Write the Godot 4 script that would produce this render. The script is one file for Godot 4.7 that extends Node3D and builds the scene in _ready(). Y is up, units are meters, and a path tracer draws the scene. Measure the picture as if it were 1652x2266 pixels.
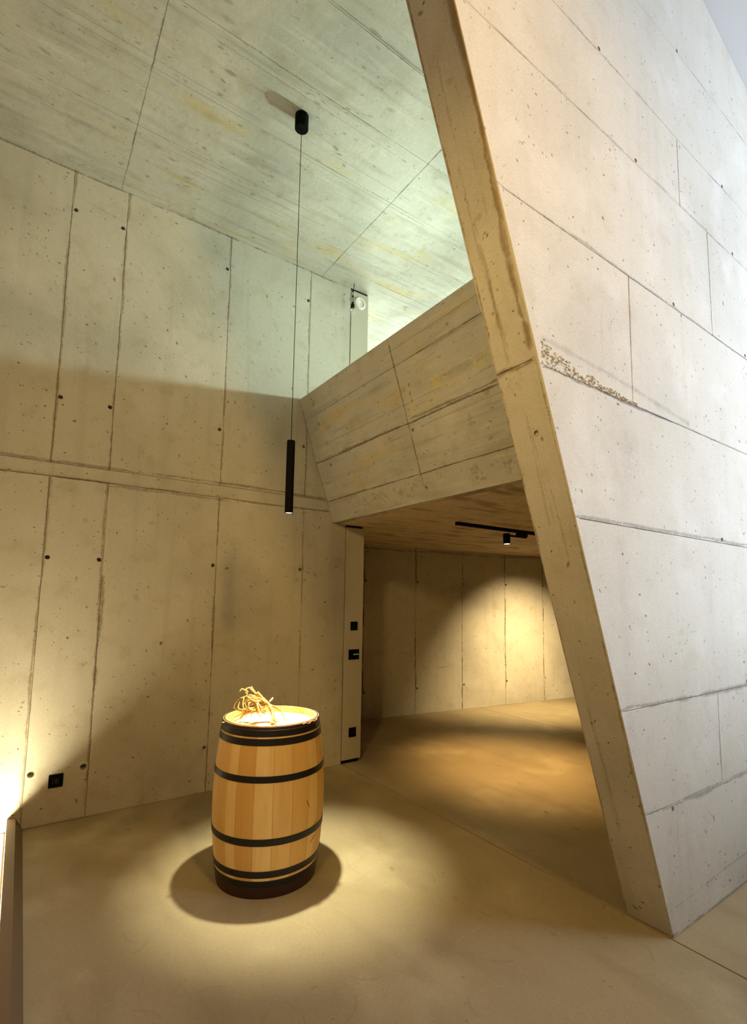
extends Node3D
# A concrete winery hall: x runs along the long wall, -z towards it, y up. Metres, eye at 1.6 m.

const FOCAL := 1117.968
const PRINCIPAL := Vector2(843.43, 1210.19)
const Z1 := -4.368      # face of the long wall
const Z2 := -1.299      # face of the leaning wall
const Z2B := -1.532     # its back
const YC := 4.91        # concrete ceiling
const YL := 2.345       # soffit over the low room
const LEAN := 0.3595    # how far the end of the leaning wall runs in x per metre of height
const WARM := Color(1.0, 0.80, 0.44)

var rng := RandomNumberGenerator.new()
var mats := {}
var brushes := {}


# ------------------------------------------------------------------ mesh helper
class Builder:
	var v := PackedVector3Array()
	var n := PackedVector3Array()
	var t := PackedVector2Array()
	var t2 := PackedVector2Array()

	func tri(a: Vector3, b: Vector3, c: Vector3, na: Vector3, nb: Vector3, nc: Vector3, ua := Vector2(), ub := Vector2(), uc := Vector2()) -> void:
		if (b - a).cross(c - a).dot(na + nb + nc) > 0.0:
			v.append_array([a, c, b]); n.append_array([na, nc, nb]); t.append_array([ua, uc, ub]); t2.append_array([ua, uc, ub])
		else:
			v.append_array([a, b, c]); n.append_array([na, nb, nc]); t.append_array([ua, ub, uc]); t2.append_array([ua, ub, uc])

	func quad(a: Vector3, b: Vector3, c: Vector3, d: Vector3, nn: Vector3, ua := Vector2(), ub := Vector2(), uc := Vector2(), ud := Vector2()) -> void:
		tri(a, b, c, nn, nn, nn, ua, ub, uc)
		tri(a, c, d, nn, nn, nn, ua, uc, ud)

	func smooth_quad(p: Array, q: Array, u: Array) -> void:
		tri(p[0], p[1], p[2], q[0], q[1], q[2], u[0], u[1], u[2])
		tri(p[0], p[2], p[3], q[0], q[2], q[3], u[0], u[2], u[3])

	func box(lo: Vector3, hi: Vector3, bevel := 0.0) -> void:
		var b := bevel
		var c := (lo + hi) / 2.0
		var h := (hi - lo) / 2.0
		for ax in 3:
			var i := (ax + 1) % 3
			var j := (ax + 2) % 3
			for s in [-1.0, 1.0]:
				var nn := Vector3(); nn[ax] = s
				var q := []
				for k in [[-1, -1], [1, -1], [1, 1], [-1, 1]]:
					var p := Vector3(); p[ax] = s * h[ax]; p[i] = k[0] * (h[i] - b); p[j] = k[1] * (h[j] - b)
					q.append(c + p)
				quad(q[0], q[1], q[2], q[3], nn)
				if b > 0.0:
					for s2 in [-1.0, 1.0]:   # chamfer between face ax,s and face i,s2
						var m := Vector3(); m[ax] = s; m[i] = s2
						var e := []
						for k in [[0, -1], [0, 1], [1, 1], [1, -1]]:
							var p := Vector3()
							p[ax] = s * (h[ax] - (b if k[0] == 1 else 0.0))
							p[i] = s2 * (h[i] - (b if k[0] == 0 else 0.0))
							p[j] = k[1] * (h[j] - b)
							e.append(c + p)
						quad(e[0], e[1], e[2], e[3], m.normalized())
		if b > 0.0:
			for sx in [-1.0, 1.0]:
				for sy in [-1.0, 1.0]:
					for sz in [-1.0, 1.0]:
						var s := Vector3(sx, sy, sz)
						var p1 := c + s * (h - Vector3(0, b, b))
						var p2 := c + s * (h - Vector3(b, 0, b))
						var p3 := c + s * (h - Vector3(b, b, 0))
						var m := s.normalized()
						tri(p1, p2, p3, m, m, m)

	# a profile of (radius, height) turned about the y axis through c
	func lathe(c: Vector3, prof: Array, seg := 32, sharp := true, a0 := 0.0, a1 := TAU) -> void:
		for k in prof.size() - 1:
			var p: Vector2 = prof[k]
			var q: Vector2 = prof[k + 1]
			var d := (q - p).normalized()
			var e := Vector2(d.y, -d.x)
			for s in seg:
				var t0 := a0 + (a1 - a0) * s / seg
				var t1 := a0 + (a1 - a0) * (s + 1) / seg
				var r0 := Vector3(cos(t0), 0, sin(t0))
				var r1 := Vector3(cos(t1), 0, sin(t1))
				var n0 := r0 * e.x + Vector3.UP * e.y
				var n1 := r1 * e.x + Vector3.UP * e.y
				smooth_quad([c + r0 * p.x + Vector3.UP * p.y, c + r1 * p.x + Vector3.UP * p.y, c + r1 * q.x + Vector3.UP * q.y, c + r0 * q.x + Vector3.UP * q.y], [n0, n1, n1, n0], [Vector2(t0, p.y), Vector2(t1, p.y), Vector2(t1, q.y), Vector2(t0, q.y)])

	func tube(pts: Array, rad: Array, seg := 8, cap := true) -> void:
		var side := Vector3.UP
		var rings := []
		var tang := []
		for i in pts.size():
			var d: Vector3 = (pts[mini(i + 1, pts.size() - 1)] - pts[maxi(i - 1, 0)]).normalized()
			if absf(d.dot(side)) > 0.95:
				side = Vector3.RIGHT if absf(d.x) < 0.9 else Vector3.FORWARD
			var x := d.cross(side).normalized()
			side = x.cross(d).normalized()
			var ring := []
			for s in seg:
				var a := TAU * s / seg
				ring.append(x * cos(a) + side * sin(a))
			rings.append(ring)
			tang.append(d)
		for i in pts.size() - 1:
			for s in seg:
				var s1 := (s + 1) % seg
				var a: Vector3 = rings[i][s]
				var b: Vector3 = rings[i][s1]
				var c: Vector3 = rings[i + 1][s1]
				var d: Vector3 = rings[i + 1][s]
				smooth_quad([pts[i] + a * rad[i], pts[i] + b * rad[i], pts[i + 1] + c * rad[i + 1], pts[i + 1] + d * rad[i + 1]], [a, b, c, d], [Vector2(float(s) / seg, i), Vector2(float(s + 1) / seg, i), Vector2(float(s + 1) / seg, i + 1), Vector2(float(s) / seg, i + 1)])
		if cap:
			for e in [0, pts.size() - 1]:
				var nn: Vector3 = tang[e] * (-1.0 if e == 0 else 1.0)
				for s in seg:
					tri(pts[e], pts[e] + rings[e][s] * rad[e], pts[e] + rings[e][(s + 1) % seg] * rad[e], nn, nn, nn)

	func disc(c: Vector3, r: float, nn: Vector3, seg := 32) -> void:
		var x := nn.cross(Vector3.UP if absf(nn.y) < 0.9 else Vector3.RIGHT).normalized()
		var y := x.cross(nn)
		for s in seg:
			tri(c, c + (x * cos(TAU * s / seg) + y * sin(TAU * s / seg)) * r, c + (x * cos(TAU * (s + 1) / seg) + y * sin(TAU * (s + 1) / seg)) * r, nn, nn, nn)

	# a polygon of (x, y) pulled along z from z0 to z1
	func prism(poly: Array, z0: float, z1: float) -> void:
		var tris := Geometry2D.triangulate_polygon(PackedVector2Array(poly))
		for k in range(0, tris.size(), 3):
			var a: Vector2 = poly[tris[k]]
			var b: Vector2 = poly[tris[k + 1]]
			var c: Vector2 = poly[tris[k + 2]]
			for e in [[z0, signf(z0 - z1)], [z1, signf(z1 - z0)]]:
				var nn := Vector3(0, 0, e[1])
				tri(Vector3(a.x, a.y, e[0]), Vector3(b.x, b.y, e[0]), Vector3(c.x, c.y, e[0]), nn, nn, nn)
		var turn := 0.0
		for k in poly.size():
			turn += poly[k].cross(poly[(k + 1) % poly.size()])
		for k in poly.size():
			var a: Vector2 = poly[k]
			var b: Vector2 = poly[(k + 1) % poly.size()]
			var d := (b - a).normalized() * signf(turn)
			quad(Vector3(a.x, a.y, z0), Vector3(b.x, b.y, z0), Vector3(b.x, b.y, z1), Vector3(a.x, a.y, z1), Vector3(d.y, -d.x, 0))

	func mesh() -> ArrayMesh:
		var arr := []
		arr.resize(Mesh.ARRAY_MAX)
		arr[Mesh.ARRAY_VERTEX] = v
		arr[Mesh.ARRAY_NORMAL] = n
		arr[Mesh.ARRAY_TEX_UV] = t
		arr[Mesh.ARRAY_TEX_UV2] = t2
		var m := ArrayMesh.new()
		m.add_surface_from_arrays(Mesh.PRIMITIVE_TRIANGLES, arr)
		return m


func put(b: Builder, called: String, mat: Material, parent: Node = null) -> MeshInstance3D:
	var o := MeshInstance3D.new()
	o.name = called
	o.mesh = b.mesh()
	o.material_override = null
	o.mesh.surface_set_material(0, mat)
	(parent if parent else self).add_child(o, true)
	return o


func thing(called: String, label: String, category: String, at := Vector3.ZERO, group := "") -> Node3D:
	var o := Node3D.new()
	o.name = called
	o.position = at
	o.set_meta("label", label)
	o.set_meta("category", category)
	if group:
		o.set_meta("group", group)
	add_child(o, true)
	return o


func setting(called: String, label: String, category: String) -> Node3D:
	var o := thing(called, label, category)
	o.set_meta("kind", "structure")
	return o


# ------------------------------------------------------------------ textures
func noise_image(w: int, h: int, freq: float, sd: int, oct := 4) -> Image:
	var f := FastNoiseLite.new()
	f.noise_type = FastNoiseLite.TYPE_SIMPLEX_SMOOTH
	f.seed = sd
	f.frequency = freq
	f.fractal_octaves = oct
	return f.get_seamless_image(w, h, false, false, 0.15, true)


func stain_layer(size: int, lw: int, lh: int, freq: float, sd: int, col: Color, lo: float, hi: float, amax: float) -> Image:
	var im := noise_image(lw, lh, freq, sd)
	im.convert(Image.FORMAT_L8)
	var src := im.get_data()
	var out := PackedByteArray()
	out.resize(lw * lh * 4)
	for i in lw * lh:
		var a := smoothstep(lo, hi, src[i] / 255.0) * amax
		out[i * 4] = int(col.r * 255.0)
		out[i * 4 + 1] = int(col.g * 255.0)
		out[i * 4 + 2] = int(col.b * 255.0)
		out[i * 4 + 3] = int(a * 255.0)
	var res := Image.create_from_data(lw, lh, false, Image.FORMAT_RGBA8, out)
	res.resize(size, size, Image.INTERPOLATE_CUBIC)
	return res


func over(im: Image, lay: Image) -> void:
	im.blend_rect(lay, Rect2i(0, 0, lay.get_width(), lay.get_height()), Vector2i.ZERO)


func grain(size: int, amount: float, sd: int) -> Image:
	rng.seed = sd
	var out := PackedByteArray()
	out.resize(size * size * 4)
	for i in size * size:
		var r := rng.randf()
		var c := 255 if r > 0.5 else 0
		out[i * 4] = c
		out[i * 4 + 1] = c
		out[i * 4 + 2] = c
		out[i * 4 + 3] = int(absf(r - 0.5) * 2.0 * amount * 255.0)
	return Image.create_from_data(size, size, false, Image.FORMAT_RGBA8, out)


# a soft elliptical dab of one colour, turned by ang
func dab(rx: float, ry: float, ang: float, col: Color, hard := 0.4) -> Image:
	var key := "%d %d %d %s %d" % [roundi(rx * 2), roundi(ry * 2), roundi(ang * 8), col.to_html(), roundi(hard * 10)]
	if brushes.has(key):
		return brushes[key]
	var r := int(ceil(maxf(rx, ry))) + 1
	var im := Image.create(2 * r + 1, 2 * r + 1, false, Image.FORMAT_RGBA8)
	for y in range(-r, r + 1):
		for x in range(-r, r + 1):
			var p := Vector2(x, y).rotated(-ang)
			var d := Vector2(p.x / maxf(rx, 0.5), p.y / maxf(ry, 0.5)).length()
			im.set_pixel(x + r, y + r, Color(col.r, col.g, col.b, col.a * (1.0 - smoothstep(hard, 1.0, d))))
	brushes[key] = im
	return im


func stamp(im: Image, b: Image, p: Vector2) -> void:
	im.blend_rect(b, Rect2i(0, 0, b.get_width(), b.get_height()), Vector2i(int(p.x) - b.get_width() / 2, int(p.y) - b.get_height() / 2))


func pores(im: Image, count: int, rmax: float, col: Color, ang: float, spread: float, stretch: float) -> void:
	var s := im.get_width()
	for k in count:
		var r := rmax * (0.25 + 0.75 * pow(rng.randf(), 3.0))
		var st := 1.0 + (stretch - 1.0) * rng.randf()
		var c := Color(col.r, col.g, col.b, snappedf(col.a * rng.randf_range(0.45, 1.0), 0.1))
		var a := ang + snappedf(rng.randf_range(-spread, spread), 0.25)
		var p := Vector2(rng.randf_range(20, s - 20), rng.randf_range(20, s - 20))
		stamp(im, dab(snappedf(r * st, 0.5), snappedf(r, 0.5), a, c, 0.3), p)


func concrete_image(size: int, base: Color, sd: int, dirt := 1.0) -> Image:
	var im := Image.create(size, size, false, Image.FORMAT_RGBA8)
	im.fill(base)
	over(im, stain_layer(size, 192, 192, 0.012, sd, base.darkened(0.30), 0.45, 0.95, 0.38 * dirt))
	over(im, stain_layer(size, 192, 192, 0.03, sd + 1, base.lightened(0.35), 0.5, 0.95, 0.30))
	over(im, stain_layer(size, 256, 256, 0.06, sd + 2, Color(base.r * 0.78, base.g * 0.72, base.b * 0.58), 0.55, 1.0, 0.30 * dirt))
	return im


func wall_image(sd: int, dirt := 1.0) -> Image:
	var size := 2048
	var im := concrete_image(size, Color(0.735, 0.715, 0.655), sd, dirt)
	over(im, stain_layer(size, 512, 24, 0.05, sd + 3, Color(0.5, 0.48, 0.42), 0.55, 1.0, 0.16 * dirt))
	var g := grain(512, 0.10, sd + 9)
	for x in 4:
		for y in 4:
			stamp(im, g, Vector2(x * 512 + 256, y * 512 + 256))
	rng.seed = sd + 20
	pores(im, 2600, 3.0, Color(0.20, 0.17, 0.12, 0.75), 0.7, 0.9, 2.6)
	pores(im, int(420 * dirt), 6.0, Color(0.20, 0.17, 0.12, 0.65), 0.6, 1.0, 2.4)
	pores(im, int(120 * dirt), 14.0, Color(0.42, 0.37, 0.27, 0.30 * dirt), 0.4, 1.5, 2.0)
	return im


func ceiling_image(sd: int) -> Image:
	var size := 2048
	var im := concrete_image(size, Color(0.725, 0.72, 0.68), sd)
	over(im, stain_layer(size, 40, 420, 0.09, sd + 3, Color(0.45, 0.43, 0.38), 0.5, 1.0, 0.30))
	over(im, stain_layer(size, 80, 640, 0.10, sd + 4, Color(0.88, 0.86, 0.80), 0.55, 1.0, 0.30))
	over(im, stain_layer(size, 60, 200, 0.05, sd + 5, Color(0.76, 0.64, 0.36), 0.62, 1.0, 0.38))
	var g := grain(512, 0.10, sd + 9)
	for x in 4:
		for y in 4:
			stamp(im, g, Vector2(x * 512 + 256, y * 512 + 256))
	rng.seed = sd + 20
	pores(im, 1500, 5.0, Color(0.34, 0.32, 0.26, 0.4), 0.0, 0.3, 3.6)
	pores(im, 420, 11.0, Color(0.40, 0.38, 0.31, 0.4), 0.0, 0.3, 3.2)
	# faint board lines along x
	for k in 26:
		var y := rng.randf_range(10, size - 10)
		var x0 := rng.randf_range(20, size * 0.6)
		var x1 := minf(size - 20, x0 + rng.randf_range(200, 900))
		var x := x0
		while x < x1:
			stamp(im, dab(6, 1.5, 0.0, Color(0.30, 0.28, 0.22, 0.4), 0.3), Vector2(x, y + rng.randf_range(-1, 1)))
			x += 7.0
	return im


func floor_image(sd: int) -> Image:
	var size := 2048
	var im := Image.create(size, size, false, Image.FORMAT_RGBA8)
	var base := Color(0.635, 0.58, 0.46)
	im.fill(base)
	over(im, stain_layer(size, 192, 192, 0.012, sd, Color(0.47, 0.42, 0.32), 0.4, 1.0, 0.50))
	over(im, stain_layer(size, 192, 192, 0.03, sd + 1, Color(0.78, 0.74, 0.62), 0.5, 1.0, 0.42))
	over(im, stain_layer(size, 384, 128, 0.04, sd + 2, Color(0.50, 0.44, 0.33), 0.5, 1.0, 0.30))
	var g := grain(512, 0.07, sd + 9)
	for x in 4:
		for y in 4:
			stamp(im, g, Vector2(x * 512 + 256, y * 512 + 256))
	rng.seed = sd + 30
	for k in 260:      # trowel arcs
		var c := Vector2(rng.randf_range(120, size - 120), rng.randf_range(120, size - 120))
		var r := rng.randf_range(30, 110)
		var a := rng.randf_range(0, TAU)
		var col := Color(0.82, 0.78, 0.66, 0.10) if rng.randf() > 0.5 else Color(0.42, 0.37, 0.27, 0.10)
		for s in 22:
			stamp(im, dab(4, 2.5, 0.0, col, 0.2), c + Vector2.from_angle(a + s * 0.05) * r)
	pores(im, 130, 8.0, Color(0.34, 0.24, 0.12, 0.35), 0.0, 3.0, 2.5)
	pores(im, 500, 3.0, Color(0.34, 0.28, 0.18, 0.4), 0.0, 3.0, 2.0)
	return im


func soffit_image(sd: int) -> Image:
	var size := 1024
	var im := Image.create(size, size, false, Image.FORMAT_RGBA8)
	im.fill(Color(0.77, 0.71, 0.61))
	over(im, stain_layer(size, 48, 160, 0.06, sd, Color(0.40, 0.31, 0.19), 0.45, 0.95, 0.5))
	over(im, stain_layer(size, 100, 300, 0.07, sd + 1, Color(0.82, 0.72, 0.54), 0.5, 1.0, 0.5))
	over(im, stain_layer(size, 200, 500, 0.09, sd + 2, Color(0.38, 0.29, 0.18), 0.55, 1.0, 0.4))
	return im


func wood_image(sd: int) -> Image:
	var im := Image.create(1024, 1024, false, Image.FORMAT_RGBA8)
	im.fill(Color(0.92, 0.805, 0.555))
	over(im, stain_layer(1024, 160, 16, 0.06, sd, Color(0.80, 0.64, 0.40), 0.4, 1.0, 0.28))
	over(im, stain_layer(1024, 420, 22, 0.12, sd + 1, Color(0.76, 0.59, 0.36), 0.55, 1.0, 0.16))
	over(im, stain_layer(1024, 90, 60, 0.03, sd + 2, Color(0.95, 0.85, 0.65), 0.5, 1.0, 0.30))
	rng.seed = sd
	for k in 26:
		stamp(im, dab(2, 9, 0.0, Color(0.42, 0.26, 0.10, 0.35), 0.2), Vector2(rng.randf_range(20, 1000), rng.randf_range(20, 1000)))
	return im


func relief(sd: int, w: int, h: int, size: int) -> ImageTexture:
	var im := noise_image(w, h, 0.09, sd, 5)
	im.convert(Image.FORMAT_L8)
	im.resize(size, size, Image.INTERPOLATE_CUBIC)
	return ImageTexture.create_from_image(im)


func plain(col: Color, rough: float, metal := 0.0) -> StandardMaterial3D:
	var m := StandardMaterial3D.new()
	m.albedo_color = col
	m.roughness = rough
	m.metallic = metal
	return m


func mineral(tex: Texture2D, tile: float, rough: float, bump: Texture2D, cm: float, stains: Image = null, off := Vector3.ZERO) -> StandardMaterial3D:
	var m := StandardMaterial3D.new()
	m.albedo_texture = tex
	m.roughness = rough
	m.metallic_specular = 0.3
	m.uv1_triplanar = true
	m.uv1_world_triplanar = true
	m.uv1_triplanar_sharpness = 8.0
	m.uv1_scale = Vector3.ONE / tile
	m.uv1_offset = off
	m.heightmap_enabled = true
	m.heightmap_texture = bump
	m.heightmap_scale = cm
	if stains:
		m.detail_enabled = true
		m.detail_albedo = ImageTexture.create_from_image(stains)
		m.detail_uv_layer = BaseMaterial3D.DETAIL_UV_2
		m.detail_blend_mode = BaseMaterial3D.BLEND_MODE_MIX
	return m


# ------------------------------------------------------------------ flat faces cast in panels
# a face: o is its corner, u and v its axes, n outwards; w by h metres, from (u0, v0)
func face(o: Vector3, u: Vector3, v: Vector3, n: Vector3, u0: float, v0: float, w: float, h: float, px := 300.0) -> Dictionary:
	var im := Image.create(int(w * px), int(h * px), false, Image.FORMAT_RGBA8)
	im.fill(Color(0.4, 0.35, 0.27, 0.0))
	return {"o": o, "u": u, "v": v, "n": n, "u0": u0, "v0": v0, "w": w, "h": h, "px": px, "im": im}


func fpix(f: Dictionary, p: Vector2) -> Vector2:
	return Vector2((p.x - f.u0) * f.px, (f.v0 + f.h - p.y) * f.px)


# cement stain that follows a joint: dabs of wandering width
func seam(f: Dictionary, a: Vector2, b: Vector2, width: float, col: Color, wander := 0.35) -> void:
	var d := a.distance_to(b)
	var t := 0.0
	var r := 0.6
	var side := 0.0
	var across := (b - a).normalized().orthogonal()
	while t < d:
		r = clampf(r + rng.randf_range(-0.16, 0.16), 0.25, 1.15)
		side = clampf(side + rng.randf_range(-0.12, 0.12), -1.0, 1.0)
		var p: Vector2 = a.lerp(b, t / d) + across * side * width * wander
		var rad: float = maxf(1.0, r * width * 0.5 * f.px)
		stamp(f.im, dab(snappedf(rad, 0.5), snappedf(rad, 0.5), 0.0, Color(col.r, col.g, col.b, snappedf(col.a * rng.randf_range(0.5, 1.0), 0.06)), 0.2), fpix(f, p))
		t += maxf(rad * 0.45, 1.0) / f.px


func blotch(f: Dictionary, c: Vector2, size: Vector2, col: Color, count: int) -> void:
	for k in count:
		var q := Vector2(rng.randfn(0, 0.5) * size.x, rng.randfn(0, 0.5) * size.y)
		var r: float = rng.randf_range(0.10, 0.35) * minf(size.x, size.y) * f.px
		stamp(f.im, dab(snappedf(r * rng.randf_range(1.0, 1.8), 1.0), snappedf(r, 1.0), snappedf(rng.randf_range(0, 3), 0.5), col, 0.1), fpix(f, c + q))


func inset(poly: Array, d: float) -> Array:
	var out := []
	var k := poly.size()
	for i in k:
		var a: Vector2 = poly[(i + k - 1) % k]
		var b: Vector2 = poly[i]
		var c: Vector2 = poly[(i + 1) % k]
		var e := (b - a).normalized()
		var g := (c - b).normalized()
		var ne := Vector2(-e.y, e.x)
		var ng := Vector2(-g.y, g.x)
		var m := (ne + ng).normalized()
		out.append(b + m * d / maxf(m.dot(ne), 0.2))
	return out


func cut(poly: Array, axis: int, at: float, keep_low: bool) -> Array:
	var out := []
	for i in poly.size():
		var a: Vector2 = poly[i]
		var b: Vector2 = poly[(i + 1) % poly.size()]
		var da := (a[axis] - at) * (1.0 if keep_low else -1.0)
		var db := (b[axis] - at) * (1.0 if keep_low else -1.0)
		if da <= 0.0:
			out.append(a)
		if (da < 0.0 and db > 0.0) or (da > 0.0 and db < 0.0):
			out.append(a.lerp(b, da / (da - db)))
	return out if out.size() > 2 else []


# one cast panel: poly counter-clockwise in the face's (u, v); holes are [u, v, r]
func panel(f: Dictionary, poly: Array, holes: Array, mat: Material, parent: Node, called := "panel", thick := 0.08, gap := 0.0009, chamfer := 0.0018, sink := 0.0) -> MeshInstance3D:
	var b := Builder.new()
	var at := func(p: Vector2, w: float) -> Vector3: return f.o + f.u * p.x + f.v * p.y + f.n * (w - sink)
	var uv := func(p: Vector2) -> Vector2: return Vector2((p.x - f.u0) / f.w, 1.0 - (p.y - f.v0) / f.h)
	var rim := inset(poly, gap)
	var top := inset(poly, gap + chamfer)
	var pieces := [top]
	for h in holes:
		var s: float = h[2] * 1.3
		var next := []
		for pc in pieces:
			for step in [[0, h[0] - s, true], [0, h[0] + s, false], [1, h[1] - s, true], [1, h[1] + s, false]]:
				var part := cut(pc, step[0], step[1], step[2])
				if part:
					next.append(part)
				pc = cut(pc, step[0], step[1], not step[2])
				if pc.is_empty():
					break
		pieces = next
		var c := Vector2(h[0], h[1])
		var seg := 16
		for k in seg:
			var d0 := Vector2.from_angle(TAU * k / seg + PI / 4)
			var d1 := Vector2.from_angle(TAU * (k + 1) / seg + PI / 4)
			var q0 := c + d0 * s / maxf(absf(d0.x), absf(d0.y))
			var q1 := c + d1 * s / maxf(absf(d1.x), absf(d1.y))
			var r: float = h[2]
			b.quad(at.call(q0, 0.0), at.call(q1, 0.0), at.call(c + d1 * r, 0.0), at.call(c + d0 * r, 0.0), f.n, uv.call(q0), uv.call(q1), uv.call(c + d1 * r), uv.call(c + d0 * r))
			var inward: Vector3 = -(f.u * (d0.x + d1.x) + f.v * (d0.y + d1.y)).normalized()
			b.quad(at.call(c + d0 * r, 0.0), at.call(c + d1 * r, 0.0), at.call(c + d1 * r * 0.75, -0.055), at.call(c + d0 * r * 0.75, -0.055), inward, uv.call(c), uv.call(c), uv.call(c), uv.call(c))
			b.tri(at.call(c, -0.055), at.call(c + d0 * r * 0.75, -0.055), at.call(c + d1 * r * 0.75, -0.055), f.n, f.n, f.n, uv.call(c), uv.call(c), uv.call(c))
	for pc in pieces:
		for k in range(1, pc.size() - 1):
			b.tri(at.call(pc[0], 0.0), at.call(pc[k], 0.0), at.call(pc[k + 1], 0.0), f.n, f.n, f.n, uv.call(pc[0]), uv.call(pc[k]), uv.call(pc[k + 1]))
	for k in rim.size():
		var k1 := (k + 1) % rim.size()
		var e: Vector2 = (rim[k1] - rim[k]).normalized()
		var out: Vector3 = f.u * e.y - f.v * e.x
		b.quad(at.call(top[k], 0.0), at.call(top[k1], 0.0), at.call(rim[k1], -chamfer), at.call(rim[k], -chamfer), (out + f.n).normalized(), uv.call(top[k]), uv.call(top[k1]), uv.call(rim[k1]), uv.call(rim[k]))
		b.quad(at.call(rim[k], -chamfer), at.call(rim[k1], -chamfer), at.call(rim[k1], -thick), at.call(rim[k], -thick), out, uv.call(rim[k]), uv.call(rim[k1]), uv.call(rim[k1]), uv.call(rim[k]))
	return put(b, called, mat, parent)


func rect(x0: float, y0: float, x1: float, y1: float) -> Array:
	return [Vector2(x0, y0), Vector2(x1, y0), Vector2(x1, y1), Vector2(x0, y1)]


func holes_in(all: Array, poly: Array) -> Array:
	return all.filter(func(h): return Geometry2D.is_point_in_polygon(Vector2(h[0], h[1]), PackedVector2Array(inset(poly, h[2] * 1.3 + 0.0042))))


func slab(called: String, lo: Vector3, hi: Vector3, mat: Material, parent: Node, bevel := 0.0) -> MeshInstance3D:
	var b := Builder.new()
	b.box(lo, hi, bevel)
	return put(b, called, mat, parent)


# ------------------------------------------------------------------ camera, sky, light
func lens_and_light() -> void:
	var cam := Camera3D.new()
	cam.name = "camera"
	cam.projection = Camera3D.PROJECTION_FRUSTUM
	cam.near = 0.05
	cam.far = 200.0
	cam.size = cam.near * 2266.0 / FOCAL
	cam.frustum_offset = Vector2(826.0 - PRINCIPAL.x, PRINCIPAL.y - 1133.0) * cam.near / FOCAL
	cam.transform = Transform3D(Basis(Vector3.UP, -0.61528) * Basis(Vector3.RIGHT, 0.10315) * Basis(Vector3.BACK, 0.01415), Vector3(0, 1.6, 0))
	add_child(cam)
	var e := Environment.new()
	e.background_mode = Environment.BG_SKY
	var sky := Sky.new()
	var sm := ProceduralSkyMaterial.new()
	sm.sky_top_color = Color(0.62, 0.74, 0.92)
	sm.sky_horizon_color = Color(0.88, 0.92, 0.97)
	sm.ground_bottom_color = Color(0.35, 0.36, 0.30)
	sm.ground_horizon_color = Color(0.6, 0.62, 0.58)
	sm.sky_energy_multiplier = 1.0
	sky.sky_material = sm
	e.sky = sky
	e.tonemap_mode = Environment.TONE_MAPPER_LINEAR
	e.tonemap_exposure = 1.0
	e.sdfgi_enabled = true
	e.ssao_enabled = true
	e.ssil_enabled = true
	var we := WorldEnvironment.new()
	we.name = "environment"
	we.environment = e
	add_child(we)
	# daylight of the big window behind and to the right of the camera
	var day := AreaLight3D.new()
	day.name = "window_daylight"
	day.area_size = Vector2(3.0, 3.8)
	day.area_normalize_energy = true
	day.light_color = Color(0.86, 0.91, 1.0)
	day.light_energy = 97.0
	day.area_range = 30.0
	day.shadow_enabled = true
	day.position = Vector3(7.0, 3.3, 3.42)
	add_child(day)


func spot(called: String, at: Vector3, towards: Vector3, col: Color, energy: float, angle: float, blend: float, size: float, parent: Node) -> void:
	var l := SpotLight3D.new()
	l.name = called
	l.light_color = col
	l.light_energy = energy
	l.spot_angle = angle
	l.spot_angle_attenuation = blend
	l.spot_range = 20.0
	l.spot_attenuation = 2.0
	l.light_size = size
	l.shadow_enabled = true
	parent.add_child(l)
	var d := (towards - at).normalized()
	l.global_transform = Transform3D(Basis.looking_at(d, Vector3.RIGHT if absf(d.y) > 0.9 else Vector3.UP), at)


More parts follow.
